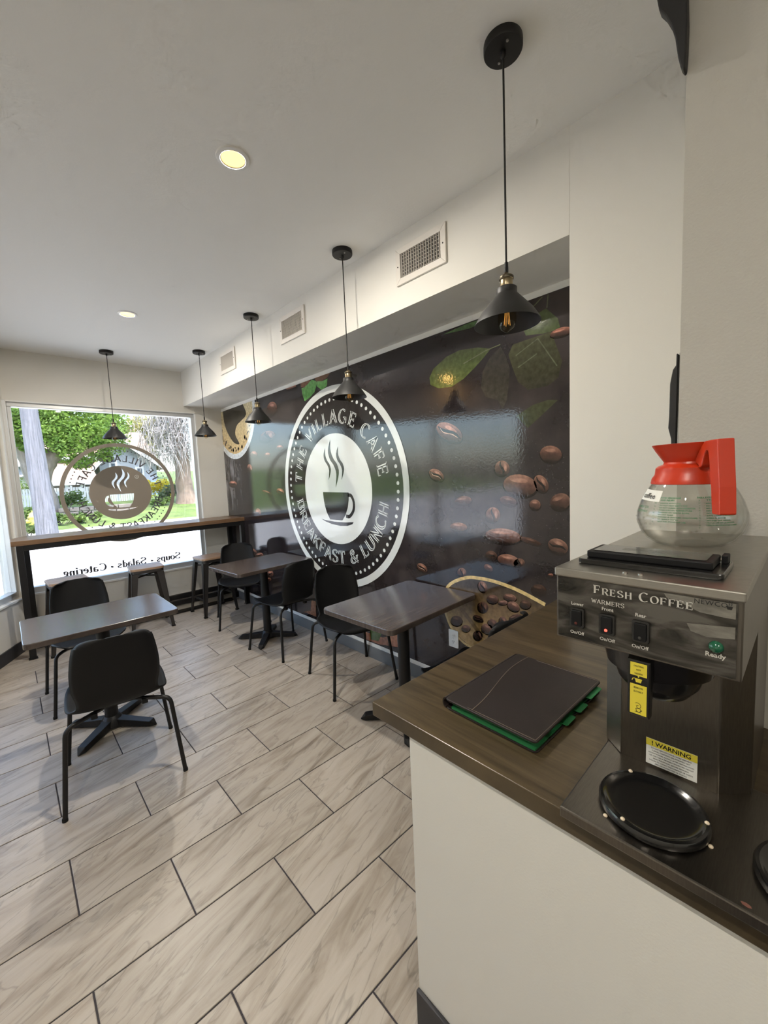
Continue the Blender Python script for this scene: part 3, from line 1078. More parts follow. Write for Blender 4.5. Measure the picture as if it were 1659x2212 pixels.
def text_arc(s, h, R, a0, a1, fn, inside=False, T=.17, t=.075, inline=False, mb=None):
    """lettering on a circle from angle a0 to a1 (degrees); inside=True puts the letter tops toward the centre"""
    mb = mb or MB()
    tot = sum(GL[c][3] for c in s)
    x = 0
    for c in s:
        q, adv = glyph_quads(c, T, t, inline)
        mid = math.radians(a0 + (a1 - a0) * (x + adv / 2) / tot)
        rad = Vector((math.cos(mid), math.sin(mid)))
        if inside:
            up, base = -rad, R + h
        else:
            up, base = rad, R
        right = Vector((up.y, -up.x))
        for quad in q:
            mb.add([fn(*(rad * base + right * ((p.x - adv / 2) * h) + up * (p.y * h))) for p in quad], [(0, 1, 2, 3)])
        x += adv
    return mb


def plain_text(s, h, fn, align='CENTER', mb=None, bold=0.0, spacing=1.0):
    """text in Blender's built-in face, as flat faces; h is the cap height"""
    mb = mb or MB()
    cu = bpy.data.curves.new('lettering', 'FONT')
    cu.body = s
    cu.size = h / .73
    cu.align_x = align
    cu.resolution_u = 2
    cu.offset = bold * h
    cu.space_character = spacing
    o = bpy.data.objects.new('lettering', cu)
    COL.objects.link(o)
    dg = bpy.context.evaluated_depsgraph_get()
    me = bpy.data.meshes.new_from_object(o.evaluated_get(dg))
    mb.add([fn(v.co.x, v.co.y) for v in me.vertices], [tuple(p.vertices) for p in me.polygons])
    bpy.data.objects.remove(o)
    bpy.data.curves.remove(cu)
    bpy.data.meshes.remove(me)
    return mb


# ================================================================== COFFEE MACHINE
HX = .688                      # front plane of the head
HY0, HY1 = .056, .302
HZ0, HZ1 = 1.254, 1.378
BZT = .935                     # top of the warmer base
cm = thing('coffee_machine', 'steel drip coffee machine with black lid and warmer plates on the counter', 'coffee machine')
DKSTEEL = mat('stained_steel', (.17, .155, .135), .30, metal=1, noise=(40, .10, (1, 14, 1)))
PANELM = bpy.data.materials.new('printed_panel')
PANELM.use_nodes = True
nt = PANELM.node_tree
bs = nt.nodes['Principled BSDF']
tc = nt.nodes.new('ShaderNodeTexCoord')
nz = nt.nodes.new('ShaderNodeTexNoise')
nz.inputs['Scale'].default_value = 14
nz.inputs['Detail'].default_value = 6
nz.inputs['Distortion'].default_value = 1.2
mpn = nt.nodes.new('ShaderNodeMapping')
mpn.inputs['Scale'].default_value = (1, .6, 2.2)
rp = ramp(nt, [(.36, (.015, .014, .012)), (.50, (.05, .045, .038)), (.64, (.12, .112, .098))])
nt.links.new(tc.outputs['Object'], mpn.inputs[0])
nt.links.new(mpn.outputs[0], nz.inputs['Vector'])
nt.links.new(nz.outputs['Fac'], rp.inputs[0])
nt.links.new(rp.outputs[0], bs.inputs['Base Color'])
bs.inputs['Roughness'].default_value = .16
bs.inputs['Metallic'].default_value = .35
GLOSSBLK = mat('glossy_black', (.008, .008, .008), .22, coat=.4)
ENAMEL = mat('black_enamel', (.006, .006, .006), .18, coat=.6)
PRINTW = mat('pale_print', (.55, .53, .48), .5)
PRINTK = mat('black_print', (.012, .012, .012), .5)
YEL = mat('yellow_label', (.72, .60, .05), .5)

BACKX = 1.215
# base: folded steel tray, front lip and feet
bs_ = MB()
bs_.box(.684, .97, -.16, .297, BZT - .020, BZT)
bs_.build('warmer_base', DKSTEEL, cm, bevel=.003)
for x, y in ((.72, -.13), (.72, .27), (.93, -.13), (.93, .27)):
    MB().lathe([(.012, CZ), (.012, BZT - .020)], 14, c=(x, y, 0), cap=True).build('rubber_foot', BLKPLAST, cm)
# column with chamfered front corners
col = [(.909, .101), (.909, .262), (.944, .300), (BACKX, .300), (BACKX, .058), (.950, .058)]
MB().prism(col, lambda u, v, d: (u, v, d), CZ + .001, HZ0 + .001).build('tower', DKSTEEL, cm, bevel=.002)
MB().add([(.9085, .2632, BZT + .002), (.9435, .3012, BZT + .002), (.9435, .3012, HZ0 - .002), (.9085, .2632, HZ0 - .002), (.9100, .2618, BZT + .002), (.9450, .2998, BZT + .002), (.9450, .2998, HZ0 - .002), (.9100, .2618, HZ0 - .002)],
         [(0, 1, 2, 3), (7, 6, 5, 4), (0, 4, 5, 1), (1, 5, 6, 2), (2, 6, 7, 3), (3, 7, 4, 0)]).build('chamfer_highlight', STEEL, cm)  # brighter steel laid on the chamfer as its window reflection, not a separate part
# head
MB().box(HX, BACKX, HY0, HY1, HZ0, HZ1 - .004).build('head_body', DKSTEEL, cm, bevel=.002)
MB().box(HX - .004, BACKX + .002, HY0 - .002, HY1 + .002, HZ1 - .014, HZ1).build('head_lid', STEEL, cm, bevel=.002)
pn = MB().box(HX - .0022, HX - .0002, HY0 + .006, HY1 - .004, HZ0 + .004, HZ1 - .016).build('control_panel', PANELM, cm)
PF = HX - .0026


def pan(px, py):
    p = at(px, py, 0, PF)
    return p.y, p.z


def on_panel(y, z, x=PF):
    return lambda u, v: (x, y - u, z + v)


z6 = lambda x, y: (x / 3.463 + 1180, y / 3.463 + 930)
for zx, zy, lamp in ((237, 1395, (.10, .02, .015)), (460, 1447, None), (712, 1500, (.05, .05, .045))):
    y, z = pan(*z6(zx, zy))
    s = MB().prism(rrect(.0235, .0335, .003, cx=0, cy=0), lambda u, v, d: (d, y + u, z + v), HX - .0085, HX - .0022).build('rocker_switch', GLOSSBLK, cm, bevel=.001)
    MB().prism(rrect(.0165, .0265, .002), lambda u, v, d: (d, y + u, z + v), HX - .0115, HX - .0086).build('rocker', BLKPLAST, s, bevel=.001)
    MB().lathe([(.0024, 0), (.0020, .001), (.0003, .0014)], 12).build('indicator', mat('red_indicator', (.5, .02, .02), .3, emit=(1, .08, .05, 1.6)) if lamp is None else mat('dim_indicator', lamp, .3), s).matrix_local = Matrix.Translation((HX - .0116, y, z - .008)) @ Matrix.Rotation(-PI / 2, 4, 'Y')
y, z = pan(*z6(1270, 1620))
MB().lathe([(.0085, 0), (.0080, .003), (.0055, .0065), (.0005, .008)], 24).build('ready_light', mat('green_lens', (.01, .10, .05), .15, coat=.5), cm, smooth=True).matrix_local = Matrix.Translation((HX - .0022, y, z)) @ Matrix.Rotation(-PI / 2, 4, 'Y')
lt = MB()
# heading: large first letters, small capitals after
y, z = pan(*z6(352, 1215))
fn = on_panel(y, z - .0005)
x = 0
for w in ('FRESH', 'COFFEE'):
    for i, c in enumerate(w):
        hh = .0142 if i == 0 else .0112
        q, adv = glyph_quads(c, .22, .06)
        for quad in q:
            lt.add([fn(x + p.x * hh, p.y * hh) for p in quad], [(0, 1, 2, 3)])
        x += (adv + .12) * hh * 1.02
    x += .0075
lt.build('heading_text', PRINTW, pn, fixn=False, kind='stuff')
y, z = pan(*z6(460, 1308))
text_line('WARMERS', .0070, on_panel(y, z), track=.08, T=.18, t=.06).build('caption_text', PRINTW, pn, fixn=False, kind='stuff')
for s, zx, zy in (('Lower', 232, 1308), ('Front', 457, 1350), ('Rear', 705, 1396), ('On/Off', 230, 1522), ('On/Off', 455, 1577), ('On/Off', 700, 1632)):
    y, z = pan(*z6(zx, zy))
    plain_text(s, .0056, on_panel(y, z), bold=.02).build('caption_text', PRINTW, pn, fixn=False)
y, z = pan(*z6(1263, 1697))
plain_text('Ready', .0066, on_panel(y, z), bold=.03).build('caption_text', PRINTW, pn, fixn=False)
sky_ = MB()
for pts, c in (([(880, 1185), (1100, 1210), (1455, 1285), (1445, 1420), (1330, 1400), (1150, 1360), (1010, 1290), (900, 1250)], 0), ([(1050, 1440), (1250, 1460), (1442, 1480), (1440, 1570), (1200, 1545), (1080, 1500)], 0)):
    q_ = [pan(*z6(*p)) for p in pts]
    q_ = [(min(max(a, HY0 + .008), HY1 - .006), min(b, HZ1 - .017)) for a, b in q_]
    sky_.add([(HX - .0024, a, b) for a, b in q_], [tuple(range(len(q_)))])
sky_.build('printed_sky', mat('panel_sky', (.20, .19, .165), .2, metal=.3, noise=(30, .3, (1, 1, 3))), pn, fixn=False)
y, z = pan(*z6(1290, 1278))
z = min(z, HZ1 - .0240)
y = .0905
bl_ = plain_text('NEWCO', .0066, on_panel(y, z, PF), bold=.01, spacing=1.1)
# small cup mark after the name
yc, zc_ = pan(*z6(1415, 1290))
yc, zc_ = .0700, min(zc_, HZ1 - .0225)
bl_.add([on_panel(yc, zc_)(a * .005, b * .005) for a, b in ((-.8, .2), (.6, .2), (.35, -.7), (-.55, -.7))], [(0, 1, 2, 3)])
for k in range(2):
    for quad in ribbon([(-.3 + .5 * k, .4), (-.1 + .5 * k, .8), (-.35 + .5 * k, 1.2), (-.1 + .5 * k, 1.6)], .2, .15):
        bl_.add([on_panel(yc, zc_)(p.x * .005, p.y * .005) for p in quad], [(0, 1, 2, 3)])
bl_.build('maker_mark', PRINTK, pn, fixn=False)
# screws on the lid
for zx, zy in ((590, 1068), (705, 1082)):
    p = at(*z6(zx, zy), 2, HZ1)
    MB().lathe([(.0042, HZ1), (.0038, HZ1 + .0022), (.0005, HZ1 + .003)], 12, c=(p.x, p.y, 0)).build('screw', STEEL, cm, smooth=True)

# black pour-in lid on the head: tray plus raised cover
tr = [at(*z6(*q), 2, HZ1 + .004) for q in ((232, 985), (1330, 1148), (1412, 1040), (420, 905))]
lx0, lx1 = .735, .845
ly0, ly1 = .083, .285
tray = MB().prism(rrect(lx1 - lx0, ly1 - ly0, .008, cx=(lx0 + lx1) / 2, cy=(ly0 + ly1) / 2), lambda u, v, d: (u, v, d), HZ1, HZ1 + .009).build('fill_tray', GLOSSBLK, cm, bevel=.002)
cov = MB().prism(rrect(.078, .178, .004, cx=.792, cy=.187), lambda u, v, d: (u, v, d), HZ1 + .0092, HZ1 + .021).build('fill_lid', BLKPLAST, cm, bevel=.002)
MB().prism(rrect(.062, .160, .003, cx=.792, cy=.187), lambda u, v, d: (u, v, d), HZ1 + .0212, HZ1 + .0222).build('lid_panel', GLOSSBLK, cov)
MB().box(.815, .842, .088, .096, HZ1 + .0092, HZ1 + .022).build('hinge_knuckle', BLKPLAST, cov, bevel=.001)
em = MB()
for k in range(3):
    plain_text('CAUTION  LIFT LID TO POUR WATER', .0036, lambda u, v, k=k: (.802 - k * .008 + v, .187 - u, HZ1 + .0224), mb=em)
em.build('embossed_text', mat('embossed_black', (.05, .05, .05), .6), cov, fixn=False)
# paper notice behind the lid
nt_ = MB().box(.850, .905, .095, .235, HZ1 + .0002, HZ1 + .0007).build('paper_notice', mat('cream_paper', (.60, .55, .44), .6), cm)
nl = MB()
for k in range(3):
    plain_text('POUR COLD WATER ONLY - DO NOT OVERFILL', .0048, lambda u, v, k=k: (.888 - k * .012 + v, .165 - u * .9, HZ1 + .0009), mb=nl)
nl.build('notice_text', mat('brown_print', (.22, .15, .10), .6), nt_, fixn=False)

# brew basket under the head with its labelled handle
bk = MB().lathe([(.0005, 1.150), (.030, 1.151), (.045, 1.156), (.060, 1.176), (.066, 1.196), (.078, 1.203), (.086, 1.240), (.090, HZ0 - .001), (.0005, HZ0 - .001)], 40, c=(.805, .176, 0))
bkt = bk.build('brew_basket', GLOSSBLK, cm, smooth=True)
MB().box(.728, .86, .088, .264, HZ0 - .016, HZ0 - .0005).build('basket_rail', BLKPLAST, cm, bevel=.003)
z7 = lambda x, y: (x / 3.463 + 1180, y / 3.463 + 1380)
hxp = .700
cA, cB, cCc, cD = [at(*z7(*q), 0, hxp) for q in ((620, 150), (775, 180), (755, 600), (612, 560))]
yy0, yy1 = (cB.y + cCc.y) / 2, (cA.y + cD.y) / 2
zz0, zz1 = (cCc.z + cD.z) / 2, (cA.z + cB.z) / 2
hn = MB()
hn.prism([(hxp + .010, zz1 + .008), (hxp, zz1), (hxp, zz0), (hxp + .014, zz0), (hxp + .020, zz1 - .030), (.750, zz1 - .022), (.750, zz1 + .008)], lambda u, v, d: (u, d, v), yy0 - .002, yy1 + .002)
hn.build('basket_handle', GLOSSBLK, bkt, bevel=.002)
xs = hxp - .0006
hm, w2 = (yy0 + yy1) / 2, (yy1 - yy0) / 2 - .0022
zt = lambda f: zz1 - .003 + (zz0 + .003 - zz1 + .003) * f
lb = MB()
lb.add([(xs, hm + w2, zt(.01)), (xs, hm - w2, zt(.01)), (xs, hm - w2, zt(.255)), (xs, hm + w2, zt(.255))], [(0, 1, 2, 3)])
lb.add([(xs, hm + w2, zt(.42)), (xs, hm - w2, zt(.42)), (xs, hm - w2, zt(.99)), (xs, hm + w2, zt(.99))], [(0, 1, 2, 3)])
# drop and pot pictogram
for poly in ([(-.55, .35), (.55, .35), (.38, -.55), (-.38, -.55)], [(.12 * math.cos(a), .78 + .2 * math.sin(a)) for a in [k * PI / 4 for k in range(8)]]):
    lb.add([(xs, hm - u * w2 * .8, zt(.335) + v * w2 * .62) for u, v in poly], [tuple(range(len(poly)))])
for quad in ribbon([(-.55, .3), (-.85, .2), (-.95, -.25)], .12, .12):
    lb.add([(xs, hm - p.x * w2 * .8, zt(.335) + p.y * w2 * .62) for p in quad], [(0, 1, 2, 3)])
ylab = lb.build('yellow_label', YEL, bkt, fixn=False)
lk = MB()
hh = (zt(.01) - zt(.255)) * .17
for s, f in (('CAUTION', .085), ('HOT', .155), ('LIQUIDS', .225)):
    plain_text(s, hh * .72, lambda u, v, f=f: (xs - .0003, hm - u * .85, zt(f) + v), mb=lk, bold=.02)
for s, f in (('REMOVE', .50), ('SLOWLY', .57)):
    plain_text(s, hh * .80, lambda u, v, f=f: (xs - .0003, hm - u * .85, zt(f) + v), mb=lk, bold=.02)
for poly in ([(-.55, .9), (-.1, 1.1), (.45, .8), (.5, .2), (.0, -.1), (-.3, .3), (.1, .5)], [(-.4, -.2), (.5, -.25), (.35, -.9), (-.25, -.9), (-.4, -.2)], [(-.6, -1.0), (.6, -1.02)], [(.5, -.35), (.75, -.5), (.42, -.75)]):
    for quad in ribbon(smooth_path([(a, b_, 0) for a, b_ in poly], 3), .10, .10):
        lk.add([(xs - .0003, hm - p.x * w2 * .62, zt(.86) + p.y * w2 * .62) for p in quad], [(0, 1, 2, 3)])
lk.build('label_print', PRINTK, ylab, fixn=False)

# warning sticker low on the tower
wx = .909 - .0006
qa, qb, qc, qd = [at(*z7(*q), 0, wx) for q in ((745, 735), (1132, 875), (1128, 1070), (748, 930))]
yl, yr = (qa.y + qd.y) / 2, (qb.y + qc.y) / 2
zu, zl = (qa.z + qb.z) / 2, max((qc.z + qd.z) / 2, BZT + .002)
wsn = MB().box(wx, wx + .0005, yr, yl, zl, zu).build('warning_sticker', PAPER, cm)
zy_ = zu - (zu - zl) * .27
MB().add([(wx - .0003, yl, zy_), (wx - .0003, yr, zy_), (wx - .0003, yr, zu), (wx - .0003, yl, zu)], [(0, 1, 2, 3)]).build('yellow_band', YEL, wsn, fixn=False)
wk = MB()
ymid = (yl + yr) / 2
plain_text('! WARNING', (zu - zy_) * .60, lambda u, v: (wx - .0006, ymid - u, zy_ + (zu - zy_) * .2 + v), mb=wk, bold=.03)
rows_ = ('DO NOT REMOVE FUNNEL WHILE BREWING', 'FUNNEL CONTENTS ARE EXTREMELY HOT', 'REMOVE FUNNEL SLOWLY AFTER DRIPPING STOPS', 'USE ONLY ON A PROPERLY PROTECTED CIRCUIT', 'READ THE MANUAL BEFORE SERVICING', 'FAILURE TO COMPLY RISKS DAMAGE OR SHOCK', 'KEEP DECANTERS FREE OF CRACKS')
for k, s in enumerate(rows_):
    zr = zy_ - (zy_ - zl) * (k + .9) / (len(rows_) + .4)
    plain_text(s, (zy_ - zl) / (len(rows_) + .4) * .52, lambda u, v, zr=zr: (wx - .0006, ymid - u * .86, zr + v), mb=wk)
wk.build('sticker_print', PRINTK, wsn, fixn=False)

p_ = at(1612, 1955, 2, BZT)
MB().prism([(p_.x + a * .0035, p_.y + b * .006) for a, b in ((-1, -.3), (-.4, -1), (.5, -.8), (1, .1), (.4, 1), (-.6, .7))], lambda u, v, d: (u, v, d), BZT + .0001, BZT + .0004).build('rust_stain', mat('rust', (.13, .05, .035), .8), cm)
# warmer plates
for cy in (.176, -.040):
    c = (.784, cy, BZT)
    wp = MB().lathe([(.080, .0005), (.083, .004), (.083, .011), (.0805, .0155), (.076, .0165), (.072, .014), (.066, .0085), (.058, .0075), (.0005, .0070), (.0005, .0005)], 56, c=c).build('warmer_plate', ENAMEL, cm, smooth=True)
    for k in range(3):
        for rr, zz, da in ((.0855, .003, .0), (.0765, .0165, .35)):
            a = 2.45 + k * 2 * PI / 3 + da
            MB().lathe([(.0036, -.0006), (.0036, .0008), (.0022, .0024), (.0003, .0030)], 10, c=(c[0] + rr * math.cos(a), c[1] + rr * math.sin(a), BZT + zz - (.0025 if rr > .08 else 0))).build('rivet', mat('pale_rivet', (.62, .52, .38), .4) if 'pale_rivet' not in bpy.data.materials else bpy.data.materials['pale_rivet'], wp, smooth=True)
# power lead behind the machine
MB().tube(smooth_path([(BACKX + .004, .22, 1.10), (BACKX + .03, .235, 1.02), (BACKX + .028, .252, .94), (1.30, .30, .918), (1.40, .34, .916)], 6), .004, 8).build('power_lead', CORD, cm, smooth=True)

# ================================================================== GLASS CARAFE
REDP = mat('orange_red_plastic', (.50, .034, .008), .32)


def refr_glass():
    m = glass_pane('carafe_glass', (.955, .955, .94))
    return m


CG = refr_glass()
CCX, CCY = 1.036, .176
cf = thing('coffee_carafe', 'empty glass coffee carafe with an orange-red collar and handle on the machine', 'carafe', (CCX, CCY, HZ1), math.radians(-147))
prof = [(.0005, .0015), (.045, .0010), (.060, .0030), (.075, .013), (.087, .030), (.0935, .050), (.0925, .070), (.086, .092), (.076, .113), (.066, .130), (.060, .138)]
gl = MB().lathe(prof, 64).build('glass_bowl', CG, cf, smooth=True)
MB().lathe([(r - .0022 if r > .01 else r, z + .0018) for r, z in prof], 64).build('glass_inside', CG, gl, smooth=True)
MB().lathe([(.0665, .127), (.0685, .128), (.067, .138), (.0615, .147), (.0600, .160), (.056, .164), (.047, .168), (.0455, .172), (.050, .179), (.061, .196), (.0675, .208), (.0660, .2085),
            (.0590, .197), (.048, .180), (.0435, .172), (.045, .166), (.052, .160), (.0575, .150), (.0640, .131), (.0665, .127)], 56).build('collar', REDP, cf, smooth=True)
# handle: top arm from the collar, long grip hanging down
hp = MB()
hp.prism([(.046, .174), (.058, .188), (.072, .203), (.082, .209), (.124, .210), (.1285, .170), (.1345, .125), (.1375, .078), (.136, .075), (.113, .075), (.1115, .078), (.104, .135), (.0965, .176), (.092, .190), (.086, .191), (.080, .184), (.072, .164), (.066, .160), (.058, .160), (.060, .164), (.052, .168)],
         lambda u, v, d: (u, d, v), -.013, .013)
hp.build('handle', REDP, cf, bevel=.002)


def on_bowl(z, ang, off=.0008):
    for (r0, za), (r1, zb) in zip(prof[:-1], prof[1:]):
        if za <= z <= zb:
            r = r0 + (r1 - r0) * (z - za) / max(zb - za, 1e-6)
            break
    else:
        r = prof[-1][0]
    return ((r + off) * math.cos(ang), (r + off) * math.sin(ang), z)


def bowl_text(lines, a_mid, z_top, h, lead, mb, align='CENTER', slope=0, bold=0):
    for k, s in enumerate(lines):
        plain_text(s, h, lambda u, v, k=k: on_bowl(z_top - k * lead + v * .93 + u * slope, a_mid + u / .085), align, mb, bold)


GRP = mat('green_print', (.02, .16, .06), .5)
g = MB()
# angle 0 is the handle; the camera sees roughly the arc between -120 and 0 degrees
W1, W2 = math.radians(-48), math.radians(1)
bowl_text(['TO AVOID BREAKAGE', 'AND INJURY'], W1, .1005, .0033, .0044, g, bold=.05)
bowl_text(['* HANDLE WITH CARE', '* DO NOT HEAT EMPTY POT', '* DO NOT CLEAN WITH ABRASIVES', '* AVOID SUDDEN TEMPERATURE', '  CHANGES ON RIM OR BOWL', '* DO NOT BUMP', '* DISCARD IF CRACKED, SCRATCHED', '  OR HEAVILY WORN', '* NOT FOR STOVE TOP USE'], W1 - .17, .0905, .0027, .0045, g, 'LEFT', bold=.035)
bowl_text(['PARA EVITAR ROTURAS', 'Y DAÑOS'], W2, .1015, .0033, .0044, g, bold=.05)
bowl_text(['* NO USE SI ESTA RAJADA', '* NO CALIENTE VACIA', '* NO USE LIMPIADORES', '  ABRASIVOS FUERTES', '* NO GOLPEE LA JARRA', '* EVITE CAMBIOS BRUSCOS', '  SOBRE EL BORDE', '* NO DEJE QUE HIERVA', '* NO LA USE EN LA ESTUFA', '  CERCA DE NINGUNA LLAMA'], W2 - .17, .0910, .0027, .0045, g, 'LEFT', bold=.035)
for k, c in enumerate('WARNING'):
    bowl_text([c], W1 - .25, .090 - k * .0062, .0030, 0, g)
for k, c in enumerate('ADVERTENCIAS'):
    bowl_text([c], W2 - .25, .0965 - k * .0046, .0027, 0, g)
bowl_text(['SUPPLY CO.', 'WESTWAY'], W1 - .62, .080, .0050, .0085, g, bold=.02)
g.build('printed_text', GRP, gl, fixn=False)
# paper tag with handwritten word
tg = MB()
A0, A1, ZA, ZB = math.radians(-99), math.radians(-58), .0965, .1180
n = 8
vs = []
for j in range(2):
    for i in range(n + 1):
        a = A0 + (A1 - A0) * i / n
        vs.append(on_bowl((ZA if j == 0 else ZB) - (i / n) * .003, a, .0012))
tg.add(vs, [(i, i + 1, n + 2 + i, n + 1 + i) for i in range(n)])
tag_ = tg.build('paper_tag', PAPER, gl, fixn=False)
ft = MB()
plain_text('coffee', .0115, lambda u, v: on_bowl(.1000 + v * .95 - (u / .04) * .0022, math.radians(-80) + u / .079, .0018), mb=ft, bold=.01)
ft.build('tag_word', PRINTK, tag_, fixn=False)
# water beads
rnd = random.Random(3)
for k in range(14):
    a = math.radians(rnd.uniform(-150, 10))
    z = rnd.uniform(.022, .058)
    p = on_bowl(z, a, .0)
    r = rnd.uniform(.0012, .0026)
    MB().lathe([(r * math.cos(t), r * math.sin(t)) for t in [math.radians(d) for d in (-90, -45, 0, 45, 89)]], 10, c=p).build('water_bead', CG, gl, smooth=True)
# ================================================================== MURAL (flat glossy print on the recessed wall)
MX = 2.158                     # print face


def print_material(name, base_fn):
    m = bpy.data.materials.new(name)
    m.use_nodes = True
    nt = m.node_tree
    N, L = nt.nodes.new, nt.links.new
    b = nt.nodes['Principled BSDF']
    b.inputs['Roughness'].default_value = .08
    b.inputs['IOR'].default_value = 1.62
    b.inputs['Specular IOR Level'].default_value = .5
    tc = N('ShaderNodeTexCoord')
    nz = N('ShaderNodeTexNoise')
    nz.inputs['Scale'].default_value = 75
    nz.inputs['Detail'].default_value = 2
    bp = N('ShaderNodeBump')
    bp.inputs['Strength'].default_value = .16
    bp.inputs['Distance'].default_value = .0015
    L(tc.outputs['Object'], nz.inputs['Vector'])
    L(nz.outputs['Fac'], bp.inputs['Height'])
    L(bp.outputs[0], b.inputs['Normal'])
    base_fn(nt, N, L, b, tc)
    return m


def slate(nt, N, L, b, tc):
    n1 = N('ShaderNodeTexNoise')
    n1.inputs['Scale'].default_value = 1.7
    n1.inputs['Detail'].default_value = 7
    n1.inputs['Roughness'].default_value = .62
    L(tc.outputs['Object'], n1.inputs['Vector'])
    r1 = ramp(nt, [(.30, (.012, .0095, .011)), (.52, (.024, .019, .020)), (.72, (.048, .038, .036))])
    L(n1.outputs['Fac'], r1.inputs[0])
    # pale dust specks
    vo = N('ShaderNodeTexVoronoi')
    vo.inputs['Scale'].default_value = 60
    L(tc.outputs['Object'], vo.inputs['Vector'])
    lt_ = N('ShaderNodeMath')
    lt_.operation = 'LESS_THAN'
    lt_.inputs[1].default_value = .11
    L(vo.outputs['Distance'], lt_.inputs[0])
    n2 = N('ShaderNodeTexNoise')
    n2.inputs['Scale'].default_value = 2.6
    n2.inputs['Detail'].default_value = 3
    L(tc.outputs['Object'], n2.inputs['Vector'])
    mr = N('ShaderNodeMapRange')
    mr.inputs['From Min'].default_value = .48
    mr.inputs['From Max'].default_value = .68
    mr.inputs['To Max'].default_value = .16
    L(n2.outputs['Fac'], mr.inputs['Value'])
    mu = N('ShaderNodeMath')
    mu.operation = 'MULTIPLY'
    L(lt_.outputs[0], mu.inputs[0])
    L(mr.outputs[0], mu.inputs[1])
    # printed steam under the cup
    sp = N('ShaderNodeSeparateXYZ')
    L(tc.outputs['Object'], sp.inputs[0])
    my = N('ShaderNodeMapRange')
    my.inputs['From Min'].default_value = 4.78
    my.inputs['From Max'].default_value = 5.08
    L(sp.outputs['Y'], my.inputs['Value'])
    mz = N('ShaderNodeMapRange')
    mz.inputs['From Min'].default_value = 1.10
    mz.inputs['From Max'].default_value = 1.35
    L(sp.outputs['Z'], mz.inputs['Value'])
    mp = N('ShaderNodeMapping')
    mp.inputs['Scale'].default_value = (1, 5, 2.0)
    L(tc.outputs['Object'], mp.inputs[0])
    n3 = N('ShaderNodeTexNoise')
    n3.inputs['Scale'].default_value = 1.6
    n3.inputs['Detail'].default_value = 7
    n3.inputs['Distortion'].default_value = 1.6
    L(mp.outputs[0], n3.inputs['Vector'])
    m3 = N('ShaderNodeMapRange')
    m3.inputs['From Min'].default_value = .42
    m3.inputs['From Max'].default_value = .75
    m3.inputs['To Max'].default_value = .42
    L(n3.outputs['Fac'], m3.inputs['Value'])
    a1, a2 = N('ShaderNodeMath'), N('ShaderNodeMath')
    a1.operation = a2.operation = 'MULTIPLY'
    L(my.outputs[0], a1.inputs[0])
    L(mz.outputs[0], a1.inputs[1])
    L(a1.outputs[0], a2.inputs[0])
    L(m3.outputs[0], a2.inputs[1])
    sm = N('ShaderNodeMath')
    sm.operation = 'ADD'
    L(mu.outputs[0], sm.inputs[0])
    L(a2.outputs[0], sm.inputs[1])
    mx = N('ShaderNodeMix')
    mx.data_type = 'RGBA'
    mx.inputs[7].default_value = (.60, .57, .58, 1)
    L(sm.outputs[0], mx.inputs[0])
    L(r1.outputs[0], mx.inputs[6])
    L(mx.outputs[2], b.inputs['Base Color'])


def vcol(nt, N, L, b, tc):
    a = N('ShaderNodeAttribute')
    a.attribute_name = 'Col'
    n = N('ShaderNodeTexNoise')
    n.inputs['Scale'].default_value = 38
    n.inputs['Detail'].default_value = 5
    L(tc.outputs['Object'], n.inputs['Vector'])
    mr = N('ShaderNodeMapRange')
    mr.inputs['From Min'].default_value = .3
    mr.inputs['From Max'].default_value = .7
    mr.inputs['To Min'].default_value = .72
    mr.inputs['To Max'].default_value = 1.28
    L(n.outputs['Fac'], mr.inputs['Value'])
    s = N('ShaderNodeVectorMath')
    s.operation = 'SCALE'
    L(a.outputs['Color'], s.inputs[0])
    L(mr.outputs[0], s.inputs['Scale'])
    L(s.outputs[0], b.inputs['Base Color'])


SLATE = print_material('mural_slate', slate)
PRINT = print_material('mural_print', vcol)
MWHITE = print_material('mural_white', lambda nt, N, L, b, tc: b.inputs['Base Color'].__setattr__('default_value', (.66, .68, .66, 1)))
MDARK = print_material('mural_dark', lambda nt, N, L, b, tc: b.inputs['Base Color'].__setattr__('default_value', (.020, .017, .017, 1)))

mu = thing('wall_mural', 'glossy dark cafe wall mural with round white badge, coffee cup and scattered coffee beans', 'mural')
MY0, MY1, MZ0, MZ1 = YN + .002, YF - .002, .137, 2.452
MB().box(MX, XM - .0005, MY0, MY1, MZ0, MZ1).build('mural_sheet', SLATE, mu)


def clip(poly, y0=MY0, y1=MY1, z0=MZ0, z1=MZ1):
    def cut(P, f):
        out = []
        for i in range(len(P)):
            a, b = P[i - 1], P[i]
            fa, fb = f(a), f(b)
            if (fa >= 0) != (fb >= 0):
                t = fa / (fa - fb)
                out.append((a[0] + (b[0] - a[0]) * t, a[1] + (b[1] - a[1]) * t))
            if fb >= 0:
                out.append(b)
        return out
    for f in (lambda p: p[0] - y0, lambda p: y1 - p[0], lambda p: p[1] - z0, lambda p: z1 - p[1]):
        poly = cut(poly, f)
        if len(poly) < 3:
            return []
    return poly


